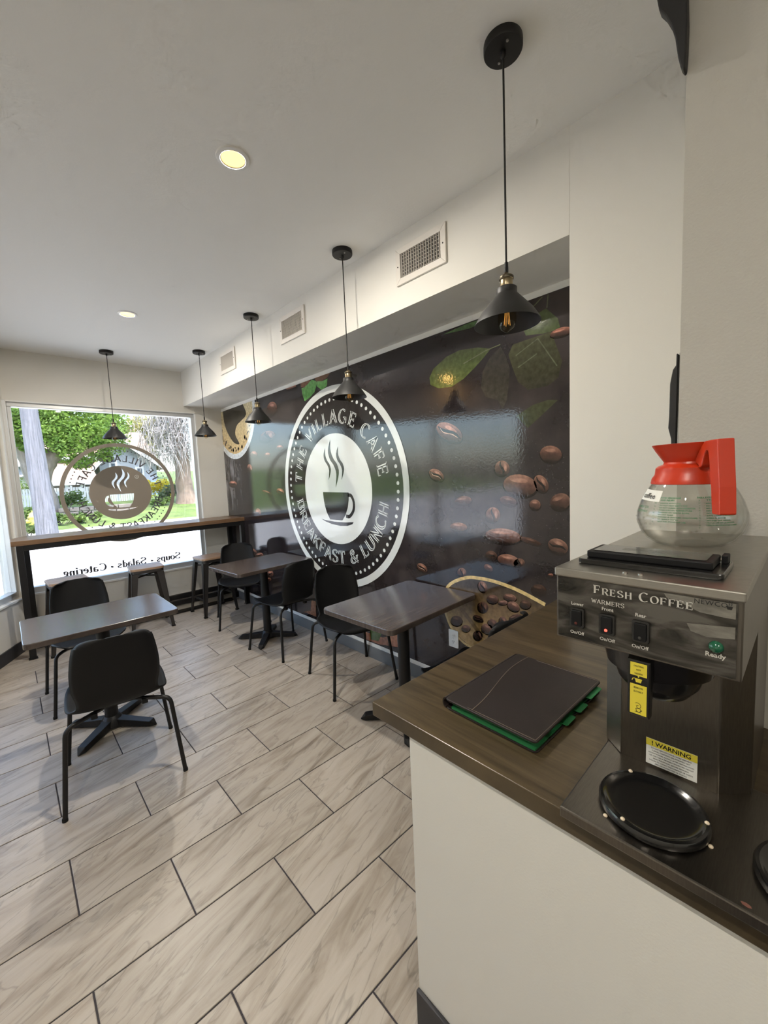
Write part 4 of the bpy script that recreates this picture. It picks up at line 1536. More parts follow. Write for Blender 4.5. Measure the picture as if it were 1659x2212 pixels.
def flat(mb, poly, col, layer, x=None):
    """one flat printed shape (Y, Z points) at a print layer"""
    poly = clip(poly)
    if len(poly) < 3:
        return
    X = MX - .00035 * layer
    if callable(col):
        cy = sum(p[0] for p in poly) / len(poly)
        cz = sum(p[1] for p in poly) / len(poly)
        n0 = len(mb.v)
        n = len(poly)
        vs, cs = [], []
        for s in (1, .72, .4, 0):
            for p in (poly if s else [(cy, cz)]):
                q = (cy + (p[0] - cy) * s, cz + (p[1] - cz) * s)
                vs.append((X, q[0], q[1]))
        fs = []
        for r in range(2):
            fs += [(r * n + i, r * n + (i + 1) % n, (r + 1) * n + (i + 1) % n, (r + 1) * n + i) for i in range(n)]
        fs += [(2 * n + i, 2 * n + (i + 1) % n, 3 * n) for i in range(n)]
        mb.add(vs, fs)
        ry = max(abs(p[0] - cy) for p in poly) or 1
        rz = max(abs(p[1] - cz) for p in poly) or 1
        for i in range(n0, len(mb.v)):
            mb.c[i] = col(-(mb.v[i].y - cy) / ry, (mb.v[i].z - cz) / rz)
    else:
        mb.add([(X, *p) for p in poly], [tuple(range(len(poly)))], col)


def mpx(px, py):
    p = at(px, py, 0, MX)
    return p.y, p.z


def lerp(a, b, t):
    t = min(max(t, 0), 1)
    return tuple(x + (y - x) * t for x, y in zip(a, b))


def bean(px, py, w, h, rot=0, kind='plain', tone=1.0, red=0.0):
    """a printed coffee bean; centre and size measured on the photograph and laid onto the wall plane"""
    c, s = math.cos(math.radians(rot)), math.sin(math.radians(rot))

    def E(k, dx=0, dy=0, sx_=1, sy_=1, n=22):
        out = []
        for i in range(n):
            a = 2 * PI * i / n
            x, y = (dx + k * sx_ * math.cos(a)) * w / 2, (dy + k * sy_ * math.sin(a)) * h / 2
            out.append(mpx(px + x * c - y * s, py + x * s + y * c))
        return out

    def pt(x, y):
        x, y = x * w / 2, y * h / 2
        return mpx(px + x * c - y * s, py + x * s + y * c)
    m = MB()
    dark = (.010, .007, .006)
    mid = (.095 * tone, .045 * tone, .032 * tone)
    hi = ((.30 + .25 * red) * tone, (.155 + .07 * red) * tone, (.11 + .05 * red) * tone)

    def shade(u, v):
        t = v * .75 + u * .15
        return lerp(mid, hi, (t - .05) * 1.2) if t > .05 else lerp(mid, dark, (-t + .05) * 1.3)
    flat(m, E(1.06, .03, .14), dark, 1)
    flat(m, E(1.0), shade, 2)
    flat(m, E(.55, -.12, -.45, 1, .42), lambda u, v: lerp(shade(0, .7), tuple(min(1, x * 1.25) for x in hi), 1 - (u * u + v * v)), 3)
    if kind in ('crease', 'open'):
        k = .16 if kind == 'crease' else .26
        path = [(-.92, .05), (-.5, .20), (-.1, .04), (.35, -.14), (.90, .02)]
        sp_ = smooth_path([(a, b_, 0) for a, b_ in path], 4)
        up = [pt(p.x, p.y - k * (1 - (p.x) ** 2)) for p in sp_]
        dn = [pt(p.x, p.y + k * (1 - (p.x) ** 2)) for p in reversed(sp_)]
        flat(m, up + dn, dark, 4)
        if kind == 'open':
            up = [pt(p.x * .8, p.y + .5 * k * (1 - p.x ** 2)) for p in sp_]
            dn = [pt(p.x * .8, p.y + .95 * k * (1 - p.x ** 2)) for p in reversed(sp_)]
            flat(m, up + dn, (.55 * tone, .36 * tone, .27 * tone), 5)
    m.build('coffee_bean', PRINT, mu, fixn=False)


def Z5(*a):
    x, y, w, h = a[:4]
    bean(x / 4.514 + 880, y / 4.514 + 960, w / 4.514, h / 4.514, *a[4:])


for a in ((285, 300, 160, 105, 35, 'open', 1.1), (1400, 95, 215, 165, 8), (925, 235, 155, 145, 82, 'crease', .9), (1100, 400, 330, 215, 8, 'plain', 1.1), (1305, 385, 185, 130, 60, 'crease', 1.1),
          (545, 550, 165, 90, -8, 'plain', .6), (985, 555, 170, 95, 15, 'plain', .5), (1245, 590, 110, 105, 10, 'plain', .9), (1490, 560, 200, 165, -20, 'plain', .7), (835, 690, 155, 140, 88, 'crease', 1.0),
          (500, 805, 165, 85, 4, 'plain', 1.0), (935, 895, 350, 150, 6, 'plain', 1.1, .1), (1200, 945, 225, 60, 18, 'plain', .5), (1470, 995, 205, 145, 25, 'crease', 1.0), (820, 1085, 115, 92, 20, 'crease', .45),
          (985, 1130, 215, 115, 12, 'plain', 1.25), (1090, 1155, 85, 110, 80, 'crease', .6), (145, 1205, 115, 72, 42, 'open', 1.1), (530, 1250, 92, 88, 86, 'crease', .9), (790, 1205, 95, 62, 36, 'plain', 1.0),
          (1280, 1420, 150, 110, 10, 'plain', .22), (1395, 1275, 55, 35, 0, 'plain', .8, .6)):
    Z5(*a)
bean(971, 934, 62, 36, 30, 'open', 1.2, .2)
bean(1212, 718, 50, 20, -18, 'plain', 1.0, .8)


def Z3(*a):
    x, y, w, h = a[:4]
    bean(x / 7.137 + 470, y / 7.137 + 820, w / 7.137, h / 7.137, *a[4:])


for a in ((840, 440, 150, 200, 10, 'plain', .9, .6), (1130, 115, 170, 80, -12, 'plain', 1, .6), (770, 880, 175, 240, 70, 'crease', .55, .3), (560, 1155, 105, 105, 20, 'plain', 1, .7), (770, 1165, 85, 80, 0, 'plain', .9, .7),
          (960, 1050, 100, 80, 0, 'plain', .9, .6), (240, 1610, 120, 95, 10, 'crease', 1.2, .8), (500, 1370, 130, 80, 75, 'plain', .9, .6), (970, 1730, 130, 95, 35, 'crease', 1, .7), (770, 1745, 170, 50, 25, 'plain', .6, .6),
          (1220, 930, 115, 85, 0, 'plain', 1, .7), (1150, 1130, 95, 80, 0, 'plain', .9, .6), (620, 2060, 100, 150, 0, 'plain', .9, .6)):
    Z3(*a)
for px, py, w, h, r in ((584, 1240, 13, 17, 0), (581, 1252, 10, 9, 0), (545, 1192, 20, 14, 20), (560, 1200, 18, 12, -10)):
    bean(px, py, w, h, r, 'crease', 1, .4)

# printed coffee cup in the upper corner
cupc = (4.955, 2.425)
circ = lambda R, cy=cupc[0], cz=cupc[1], sy=1, n=48: [(cy - R * sy * math.cos(2 * PI * k / n), cz + R * math.sin(2 * PI * k / n)) for k in range(n)]
m = MB()
flat(m, circ(.60), (.62, .64, .64), 1)
m.build('printed_saucer_rim', PRINT, mu, fixn=False)
m = MB()
flat(m, circ(.535), lambda u, v: lerp((.62, .40, .16), (.58, .50, .30), .5 + .5 * v), 2)
m.build('printed_crema', PRINT, mu, fixn=False)
m = MB()
blob = [(cupc[0] + y, cupc[1] + z) for y, z in ((-.30, .02), (-.36, -.10), (-.20, -.16), (-.08, -.20), (-.02, -.30), (-.12, -.42), (.02, -.40), (.16, -.30), (.27, -.16), (.30, .02), (.25, .2), (-.2, .2))]
flat(m, [(p.x, p.y) for p in smooth_path([(a, b_, 0) for a, b_ in blob + blob[:1]], 3)], (.035, .030, .022), 3)
m.build('printed_coffee', PRINT, mu, fixn=False)
m = MB()
rnd = random.Random(5)
for k in range(46):
    a = math.radians(rnd.uniform(205, 345))
    R = .50 - abs(rnd.gauss(0, .03))
    r = rnd.uniform(.006, .022)
    cy_, cz_ = cupc[0] - R * math.cos(a), cupc[1] + R * math.sin(a)
    flat(m, [(cy_ + r * math.cos(2 * PI * i / 10), cz_ + r * math.sin(2 * PI * i / 10)) for i in range(10)], (.045, .028, .015), 4)
m.build('printed_bubbles', PRINT, mu, fixn=False, kind='stuff')


def px_poly(name, pts, col, layer, conv):
    m = MB()
    flat(m, [mpx(*conv(*p)) for p in pts], col, layer)
    return m.build(name, PRINT, mu, fixn=False)


zf_ = lambda x, y: (x / 7.54 + 600, y / 7.54 + 640)
z4 = lambda x, y: (x / 4.608 + 880, y / 4.608 + 560)
z5 = lambda x, y: (x / 4.514 + 880, y / 4.514 + 960)
z8 = lambda x, y: (x / 2.9625 + 780, y / 2.9625 + 1280)
t2_ = lambda x, y: (x / 3.318 + 400, y / 3.318 + 1150)
gr = lambda a, b: (lambda u, v: lerp(a, b, .5 + .5 * v))
px_poly('printed_bark', [(370, 1420), (540, 1350), (500, 1440), (420, 1490), (375, 1480)], (.20, .10, .06), 1, zf_)
px_poly('printed_bark', [(600, 1335), (700, 1290), (850, 1250), (800, 1335), (690, 1395), (620, 1380)], (.17, .09, .055), 1, zf_)
px_poly('printed_leaf', [(385, 1500), (405, 1610), (440, 1710), (520, 1650), (600, 1560), (640, 1420), (625, 1380), (550, 1358), (480, 1440), (430, 1485)], gr((.09, .30, .07), (.17, .38, .12)), 2, zf_)
px_poly('printed_leaf', [(635, 1385), (640, 1470), (720, 1530), (800, 1460), (812, 1340), (730, 1382)], gr((.10, .32, .07), (.20, .42, .14)), 2, zf_)
px_poly('printed_leaf', [(830, 890), (700, 878), (520, 905), (390, 970), (260, 1090), (220, 1180), (230, 1250), (310, 1285), (440, 1270), (560, 1190), (660, 1090), (760, 980)], gr((0.090, 0.126, 0.032), (0.047, 0.058, 0.025)), 1, z4)
px_poly('printed_leaf', [(930, 870), (820, 980), (750, 1120), (735, 1280), (780, 1370), (900, 1400), (950, 1490), (990, 1400), (1010, 1250), (1020, 1080), (980, 960)], gr((0.047, 0.043, 0.032), (0.036, 0.032, 0.027)), 3, z4)
px_poly('printed_leaf', [(1380, 490), (1250, 570), (1150, 690), (1180, 760), (1350, 740), (1430, 720), (1520, 680), (1500, 590), (1430, 530)], gr((0.081, 0.112, 0.040), (0.068, 0.086, 0.036)), 2, z4)
px_poly('printed_leaf', [(1430, 720), (1250, 780), (1050, 850), (1005, 950), (1040, 1060), (1100, 1220), (1200, 1300), (1400, 1260), (1500, 1180), (1540, 1010), (1480, 850)], gr((0.040, 0.038, 0.025), (0.065, 0.068, 0.031)), 1, z4)
px_poly('printed_leaf', [(1500, 1400), (1400, 1400), (1250, 1450), (1080, 1560), (1200, 1680), (1330, 1560)], gr((0.040, 0.047, 0.022), (0.054, 0.058, 0.029)), 1, z4)
px_poly('printed_leaf', [(350, 750), (600, 640), (800, 575), (790, 612), (620, 690), (480, 722)], gr((0.072, 0.117, 0.050), (0.090, 0.162, 0.063)), 1, z4)
m = MB()
for a, c in (((1390, 485), (1402, 350)), ((1200, 530), (1345, 375)), ((925, 850), (780, 910)), ((780, 910), (560, 1040)), ((1300, 790), (1080, 960)), ((1300, 790), (1490, 1060)), ((1290, 940), (1100, 1080))):
    p0, p1 = Vector(mpx(*z4(*a))), Vector(mpx(*z4(*c)))
    for quad in ribbon([p0, p1], .006, .006):
        flat(m, [tuple(q) for q in quad], (.11, .12, .07), 4)
m.build('printed_leaf_veins', PRINT, mu, fixn=False, kind='stuff')
# bowl of beans low on the mural
px_poly('printed_bowl', [(395, 1390), (560, 1312), (760, 1332), (1000, 1410), (1330, 1560), (1350, 1700), (1100, 1900), (640, 1990), (530, 1900), (430, 1790), (375, 1650), (362, 1500)], lambda u, v: lerp((.34, .22, .09), (.05, .035, .024), .5 + .9 * v), 1, z5)
for path, wd, c in (([(372, 1560), (395, 1385), (560, 1302), (720, 1308), (900, 1352), (1100, 1432), (1345, 1562)], .022, (.62, .46, .20)), ([(362, 1560), (375, 1655), (440, 1810), (540, 1925), (640, 1990)], .016, (.48, .35, .16)), ([(520, 1600), (600, 1700), (700, 1830), (800, 1900)], .03, (.17, .11, .05))):
    m = MB()
    pp = [Vector(mpx(*z5(p.x, p.y))) for p in smooth_path([(a, b_, 0) for a, b_ in path], 5)]
    for quad in ribbon(pp, wd, wd):
        flat(m, [tuple(q) for q in quad], c, 2)
    m.build('printed_bowl_rim', PRINT, mu, fixn=False)
for a in ((735, 1390, 115, 82, 65, 'crease', 1.0), (1000, 1495, 130, 75, 12, 'plain', .9), (830, 1510, 115, 88, 8, 'plain', .6), (930, 1545, 95, 50, -5, 'plain', .9), (1035, 1580, 130, 90, 35, 'plain', 1.0), (740, 1590, 110, 100, 75, 'crease', .5),
          (1150, 1560, 110, 90, 10, 'plain', .4), (480, 1720, 115, 100, 10, 'plain', .35), (570, 1795, 85, 70, 0, 'plain', .8), (690, 1700, 110, 60, 25, 'open', .3), (780, 1800, 120, 100, 30, 'plain', .9), (830, 1750, 100, 85, 50, 'plain', .6),
          (935, 1725, 95, 75, 60, 'crease', .7), (690, 1865, 100, 90, 70, 'crease', .5), (1045, 1690, 120, 60, -20, 'plain', .4)):
    Z5(*a)
px_poly('printed_terracotta', [(30, 252), (140, 288), (250, 258), (250, 352), (120, 332), (30, 300)], (.30, .13, .07), 1, z8)
px_poly('printed_leaf', [(60, 240), (140, 240), (112, 312), (62, 300)], gr((.05, .09, .03), (.10, .16, .05)), 2, z8)
px_poly('printed_terracotta', [(905, 485), (935, 495), (940, 605), (850, 570), (900, 560)], (.26, .12, .07), 1, t2_)

# ---- round badge
BY, BZ_ = 2.908, 1.452
bad = lambda layer: (lambda u, v: (MX - .00035 * layer, BY - u, BZ_ + v))


def ring(mb, fn, R0, R1, n=96):
    vs = []
    for k in range(n):
        a = 2 * PI * k / n
        vs += [fn(R0 * math.cos(a), R0 * math.sin(a)), fn(R1 * math.cos(a), R1 * math.sin(a))]
    return mb.add(vs, [(2 * k, 2 * k + 1, (2 * k + 3) % (2 * n), (2 * k + 2) % (2 * n)) for k in range(n)])


def disc(mb, fn, R, n=64, cu=0, cv=0):
    return mb.add([fn(cu + R * math.cos(2 * PI * k / n), cv + R * math.sin(2 * PI * k / n)) for k in range(n)], [tuple(range(n))])


disc(MB(), bad(6), .89, 96).build('badge_ground', MDARK, mu, fixn=False)
ring(MB(), bad(7), .828, .888).build('badge_ring', MWHITE, mu, fixn=False)
bdc = disc(MB(), bad(7), .492, 72, -.015, -.012).build('badge_disc', MWHITE, mu, fixn=False)
m = MB()
ND = 76
for k in range(ND):
    a = 2 * PI * (k + .5) / ND
    disc(m, bad(7), .0150, 12, .772 * math.cos(a), .772 * math.sin(a))
m.build('badge_dots', MWHITE, mu, fixn=False, kind='stuff')
TOP, BOT = ('THE VILLAGE CAFE', 176, 7), ('BREAKFAST & LUNCH', 190, 350)
m, mi = MB(), MB()
for mm, inl, ly in ((m, False, 7), (mi, True, 8)):
    text_arc(TOP[0], .118, .566, TOP[1], TOP[2], bad(ly), False, .24, .10, inl, mm)
    text_arc(BOT[0], .118, .566, BOT[1], BOT[2], bad(ly), True, .24, .10, inl, mm)
lo_ = m.build('badge_lettering', MWHITE, mu, fixn=False, kind='stuff')
mi.build('lettering_inline', MDARK, lo_, fixn=False, kind='stuff')


# cup and steam on the disc; shared by the window decal
def steam(fn, mb, x, y0, y1, w):
    H = y1 - y0
    c = smooth_path([(x, y1, 0), (x - .055 * H, y1 - .22 * H, 0), (x + .01 * H, y1 - .40 * H, 0), (x + .13 * H, y1 - .53 * H, 0), (x + .19 * H, y1 - .71 * H, 0), (x + .10 * H, y0, 0)], 4)
    n = len(c)
    L_, R_ = [], []
    for i, p in enumerate(c):
        t = i / (n - 1)
        ww = w * math.sin(PI * t) ** .8
        L_.append((p.x - ww, p.y))
        R_.append((p.x + ww, p.y))
    for i in range(n - 1):
        mb.add([fn(*L_[i]), fn(*L_[i + 1]), fn(*R_[i + 1]), fn(*R_[i])], [(0, 1, 2, 3)])


def cup_polys():
    right = [(.172, -.040), (.169, -.10), (.150, -.17), (.115, -.235), (.064, -.287)]
    left = [(-.119, -.287), (-.165, -.225), (-.192, -.16), (-.205, -.09), (-.209, -.036)]
    saucer = [(-.263, -.285), (-.20, -.296), (-.05, -.304), (.10, -.302), (.22, -.294), (.205, -.312), (.13, -.332), (.03, -.338), (-.10, -.328), (-.20, -.308)]
    return right + left, saucer


def cup_handle():
    p = smooth_path([(.160, -.063, 0), (.205, -.068, 0), (.236, -.125, 0), (.225, -.195, 0), (.170, -.246, 0), (.120, -.246, 0)], 4)
    return ribbon(p, .030, .030)


STEAM = ((-.137, .070, .366, .020), (-.052, .001, .433, .029), (.054, .067, .363, .022))
cfn = bad(8)
for x, y0, y1, w in STEAM:
    m = MB()
    steam(cfn, m, x, y0, y1, w)
    m.build('badge_steam', MDARK, bdc, fixn=False)
body, sau = cup_polys()
m = MB()
m.add([cfn(*p) for p in body], [tuple(range(len(body)))])
for quad in cup_handle():
    m.add([cfn(p.x, p.y) for p in quad], [(0, 1, 2, 3)])
m.build('badge_cup', MDARK, bdc, fixn=False)
MB().add([cfn(*p) for p in sau], [tuple(range(len(sau)))]).build('badge_saucer', MDARK, bdc, fixn=False)

# ================================================================== WINDOW DECALS (stuck inside the glass, written to be read from the street)
DEC = mat('brown_vinyl', (.24, .205, .165), .55)
DECT = mat('grey_vinyl', (.10, .10, .11), .55)
GY = YF + .0692
dfn = lambda u, v: (.982 - u, GY, 1.478 + v)
dc = thing('window_decal', 'round brown vinyl decal with cup and reversed cafe name on the window glass', 'decal')
ring(MB(), dfn, .517, .556).build('decal_ring', DEC, dc, fixn=False)
# disc with the cup, the saucer and the steam left open
bm = bmesh.new()


def loop(pts):
    vs = [bm.verts.new(dfn(*p)) for p in pts]
    return [bm.edges.new((vs[i], vs[(i + 1) % len(vs)])) for i in range(len(vs))]


SC_ = .616
ed = loop([(.303 * math.cos(2 * PI * k / 72), .303 * math.sin(2 * PI * k / 72)) for k in range(72)])
sh_ = lambda p: ((p[0] + .015) * SC_, (p[1] + .012) * SC_)
ed += loop([sh_(p) for p in body])
ed += loop([(sh_(p)[0], sh_(p)[1] - .004) for p in sau])
hq = smooth_path([(.188, -.052, 0), (.232, -.075, 0), (.254, -.15, 0), (.222, -.228, 0), (.140, -.266, 0)], 4)
hq2 = smooth_path([(.128, -.240, 0), (.180, -.205, 0), (.210, -.15, 0), (.202, -.10, 0), (.182, -.082, 0)], 4)
ed += loop([sh_((p.x, p.y)) for p in hq + hq2])
for x, y0, y1, w in STEAM:
    H = y1 - y0
    c = smooth_path([(x, y1, 0), (x - .055 * H, y1 - .22 * H, 0), (x + .01 * H, y1 - .40 * H, 0), (x + .13 * H, y1 - .53 * H, 0), (x + .19 * H, y1 - .71 * H, 0), (x + .10 * H, y0, 0)], 3)
    n = len(c)
    ww = [w * math.sin(PI * (i + .0) / (n - 1)) ** .8 for i in range(n)]
    ed += loop([sh_((p.x - a, p.y)) for p, a in zip(c, ww) if a > 1e-3 or p is c[0]] + [sh_((p.x + a, p.y)) for p, a in reversed(list(zip(c, ww))) if a > 1e-3 or p is c[-1]])
bmesh.ops.triangle_fill(bm, use_beauty=True, edges=ed, normal=(0, -1, 0))
me = bpy.data.meshes.new('decal_disc')
bm.to_mesh(me)
bm.free()
me.materials.append(DEC)
o = bpy.data.objects.new('decal_disc', me)
COL.objects.link(o)
o.parent = dc
rg = MB()
ring(rg, lambda u, v: dfn(-.165 + u, .175 + v), .017, .021, 24)
plain_text('R', .018, lambda u, v: dfn(-.165 + u, .166 + v), mb=rg)
for i, v in enumerate(rg.v):
    rg.v[i] = Vector((v.x, v.y - .0004, v.z))
rg.build('registered_mark', PAPER, dc, fixn=False)
m = MB()
for k in range(76):
    a = 2 * PI * (k + .5) / 76
    disc(m, dfn, .0072, 10, .476 * math.cos(a), .476 * math.sin(a))
m.build('decal_dots', DECT, dc, fixn=False, kind='stuff')
m = MB()
text_arc(TOP[0], .072, .352, 172, 10, dfn, False, .19, .13, False, m)
text_arc(BOT[0], .072, .352, 190, 350, dfn, True, .19, .13, False, m)
m.build('decal_lettering', DECT, dc, fixn=False, kind='stuff')
wl = thing('window_lettering', 'reversed dark serif lettering Soups Salads Catering low on the window glass', 'lettering')
a, c = at(391, 1209, 1, GY), at(137, 1252, 1, GY)
W = sum(GL[q][3] + .06 for q in 'Soups . Salads . Catering')
hgt = (a.x - c.x) / W
text_line('Soups . Salads . Catering', hgt, lambda u, v: (a.x - u, GY, .625 + v), False, .06, .25, .10).build('lettering', DECT, wl, fixn=False, kind='stuff')
# ================================================================== OUTSIDE
ASPH = mat('pale_asphalt', (.46, .45, .44), .9, noise=(3, .10, (1, 1, 1)), bump=(60, .4))
CONC = mat('concrete', (.58, .57, .54), .9, noise=(5, .08, (1, 1, 1)))
GRASS = mat('grass', (.105, .155, .035), .9, noise=(1.3, .45, (1, 1, 1)), bump=(25, .8))
GZ = -.20
SL = .075
YC = 20.8


def lawn_z(y):
    return GZ + .08 + max(0, y - YC) * SL


def gp(px, py):
    d = ray(px, py)
    t = (GZ + .08 - EYE.z - SL * YC) / (d.z - SL * d.y)
    return EYE + d * t


MB().box(-40, 70, 8.4, YC - .2, GZ - .3, GZ).build('ground_road', ASPH, kind='structure')
MB().box(-40, 70, 5.48, 8.4, GZ - .3, GZ + .10).build('ground_walk', CONC, kind='structure')
MB().box(-40, -4.0, -3, 5.48, GZ - .3, GZ + .10).build('ground_walk_side', CONC, kind='structure')
MB().prism([(-4.0, -3.0), (-4.0, 5.48), (.0, 5.48), (-.12, 5.0), (-1.75, 1.9), (-1.75, -3.0)], lambda u, v, d: (u, v, d), GZ - .3, GZ + .099).build('ground_walk_edge', CONC, kind='structure')
MB().box(-40, 70, YC - .2, YC, GZ - .3, GZ + .10).build('ground_kerb', CONC, kind='structure')
MB().add([(-40, YC, GZ + .08), (70, YC, GZ + .08), (70, 70, lawn_z(70)), (-40, 70, lawn_z(70)), (-40, YC, GZ - .3), (70, YC, GZ - .3), (70, 70, GZ - .3), (-40, 70, GZ - .3)],
         [(0, 1, 2, 3), (7, 6, 5, 4), (0, 4, 5, 1), (1, 5, 6, 2), (2, 6, 7, 3), (3, 7, 4, 0)]).build('ground_lawn', GRASS, kind='structure')


def leafmat(name, a, b):
    m = bpy.data.materials.new(name)
    m.use_nodes = True
    nt = m.node_tree
    bsd = nt.nodes['Principled BSDF']
    tc = nt.nodes.new('ShaderNodeTexCoord')
    n = nt.nodes.new('ShaderNodeTexNoise')
    n.inputs['Scale'].default_value = 2.2
    n.inputs['Detail'].default_value = 5
    r = ramp(nt, [(.34, a), (.66, b)])
    nt.links.new(tc.outputs['Object'], n.inputs['Vector'])
    nt.links.new(n.outputs['Fac'], r.inputs[0])
    nt.links.new(r.outputs[0], bsd.inputs['Base Color'])
    bsd.inputs['Roughness'].default_value = .6
    bsd.inputs['Transmission Weight'].default_value = 0
    tr = nt.nodes.new('ShaderNodeBsdfTranslucent')
    nt.links.new(r.outputs[0], tr.inputs[0])
    mx = nt.nodes.new('ShaderNodeMixShader')
    mx.inputs[0].default_value = .45
    out = nt.nodes['Material Output']
    nt.links.new(bsd.outputs[0], mx.inputs[1])
    nt.links.new(tr.outputs[0], mx.inputs[2])
    nt.links.new(mx.outputs[0], out.inputs[0])
    return m


LEAF = leafmat('maple_leaf', (.075, .16, .022), (.22, .34, .055))
SHRUB = leafmat('shrub_leaf', (.06, .12, .025), (.18, .25, .06))
YELLOW = leafmat('yellow_bloom', (.42, .34, .01), (.62, .52, .03))
BARK = mat('bark', (.20, .17, .15), .9, noise=(6, .35, (1, 1, .25)), bump=(18, 1))
BARKR = mat('weeping_bark', (.22, .16, .125), .9, noise=(4, .35, (1, 1, .25)), bump=(14, 1))
POLE = mat('weathered_pole', (.135, .135, .15), .85, noise=(5, .5, (6, 6, .30)), bump=(25, .8))
TWIG = mat('grey_twig', (.30, .28, .27), .9)


def leaves(clusters, n, size, rnd):
    """n small leaf quads scattered through ball clusters (centre, radius)"""
    v, f = [], []
    for k in range(n):
        c, r = clusters[rnd.randrange(len(clusters))]
        d = Vector((rnd.gauss(0, 1), rnd.gauss(0, 1), rnd.gauss(0, 1))).normalized() * (r * rnd.random() ** .45)
        p = Vector(c) + Vector((d.x, d.y, d.z * .75))
        s = size * rnd.uniform(.7, 1.3)
        a = Vector((rnd.gauss(0, 1), rnd.gauss(0, 1), rnd.gauss(0, .6))).normalized() * s
        b = a.cross(Vector((rnd.gauss(0, 1), rnd.gauss(0, 1), rnd.gauss(0, 1)))).normalized() * s * .75
        i = len(v)
        v += [p - a, p - b * .6, p + a, p + b * .6]
        f.append((i, i + 1, i + 2, i + 3))
    m = MB()
    m.v, m.f, m.c = v, f, [None] * len(v)
    return m


rnd = random.Random(11)
# ---- utility pole
pb = gp(103, 1160)
pb = at(104, 1158, 2, GZ + .08)
pt_ = at(60, 872, 1, pb.y)
t = thing('utility_pole', 'weathered grey leaning utility pole across the street', 'pole')
hi_ = pb + (pt_ - pb) * 1.9
MB().tube([pb - Vector((0, 0, .2)), pb + (hi_ - pb) * .5, hi_], [.33, .25, .19], 16).build('shaft', POLE, t, smooth=True)
MB().bar(hi_ + Vector((-1.2, 0, -.5)), hi_ + Vector((1.2, 0, -.5)), .12, .12).build('cross_arm', POLE, t)

# ---- maple
mb_ = gp(106, 1113)
MYY = mb_.y
P = lambda px, py, dy=0: at(px, py, 1, MYY + dy)
t = thing('maple_tree', 'leafy bright green maple tree behind the utility pole', 'tree')
MB().tube(smooth_path([mb_ - Vector((0, 0, .3)), P(100, 1085), P(88, 1050), P(72, 1012), P(64, 990), P(44, 955), P(50, 900), P(54, 850)], 4), [.62] + [.5] * 5 + [.46] * 8 + [.42] * 4 + [.36] * 4 + [.28] * 4 + [.2] * 3, 14).build('trunk', BARK, t, smooth=True)
MB().tube(smooth_path([P(88, 1040), P(94, 1012), P(108, 992), P(130, 968), P(150, 935), P(175, 905)], 4), [.40] * 8 + [.34] * 6 + [.26] * 4 + [.18] * 3, 12).build('limb', BARK, t, smooth=True)
cl = []
for k in range(60):
    px, py = rnd.uniform(-30, 235), rnd.uniform(760, 955)
    if py > 935 and px < 100:
        py -= 30
    cl.append((tuple(P(px, py, rnd.uniform(-2.2, 2.2))), rnd.uniform(.8, 1.35)))
for px, py, r in ((45, 900, 1.1), (110, 950, .9), (140, 960, .7), (165, 985, .8), (175, 1000, .5), (200, 965, 1.0), (230, 960, .6), (225, 985, .45), (190, 930, 1.1), (250, 925, .7), (150, 900, 1.2), (100, 905, 1.1), (240, 900, .8), (215, 890, 1.0), (85, 935, .8), (60, 960, .5)):
    cl.append((tuple(P(px, py, rnd.uniform(-1.2, .6))), r))
leaves(cl, 42000, .085, rnd).build('crown', LEAF, t, fixn=False)

# ---- weeping tree without leaves
wb_ = gp(405, 1086)
WYY = wb_.y
Q = lambda px, py, dy=0: at(px, py, 1, WYY + dy)
t = thing('weeping_tree', 'bare grey weeping tree with stout reddish trunk beside the window frame', 'tree')
MB().tube(smooth_path([wb_ - Vector((0, 0, .3)), Q(402, 1070), Q(397, 1040), Q(394, 1005), Q(388, 970), Q(380, 930), Q(375, 880), Q(370, 820)], 4), [.85, .72, .66, .6, .56] + [.5] * 4 + [.44] * 8 + [.36] * 6 + [.28] * 6, 14).build('trunk', BARKR, t, smooth=True)
tw = MB()
for k in range(1500):
    px, py = rnd.gauss(376, 40), rnd.uniform(830, 985)
    if px < 300:
        py = rnd.uniform(830, 930)
    p = Q(px, py, rnd.uniform(-1.6, 1.2))
    L_ = rnd.uniform(.5, 1.5)
    sw = rnd.uniform(-.5, .5)
    pts = [p, p + Vector((sw * .5, rnd.uniform(-.2, .2), .12 - .1 * L_)), p + Vector((sw * .9 + rnd.uniform(-.15, .15), rnd.uniform(-.3, .3), -.45 * L_)), p + Vector((sw + rnd.uniform(-.2, .2), rnd.uniform(-.3, .3), -L_))]
    tw.tube(pts, [.020, .017, .012, .006], 3, cap=False)
for k in range(26):
    px, py = rnd.uniform(310, 435), rnd.uniform(845, 930)
    tw.tube(smooth_path([Q(388, rnd.uniform(900, 980)), Q((388 + px) / 2, py - 25, rnd.uniform(-1, 1)), Q(px, py, rnd.uniform(-1.5, 1)), Q(px + rnd.uniform(-12, 12), py + 40, rnd.uniform(-1.5, 1))], 3), .045, 4, cap=False)
tw.build('twigs', TWIG, t, smooth=True, kind='stuff')

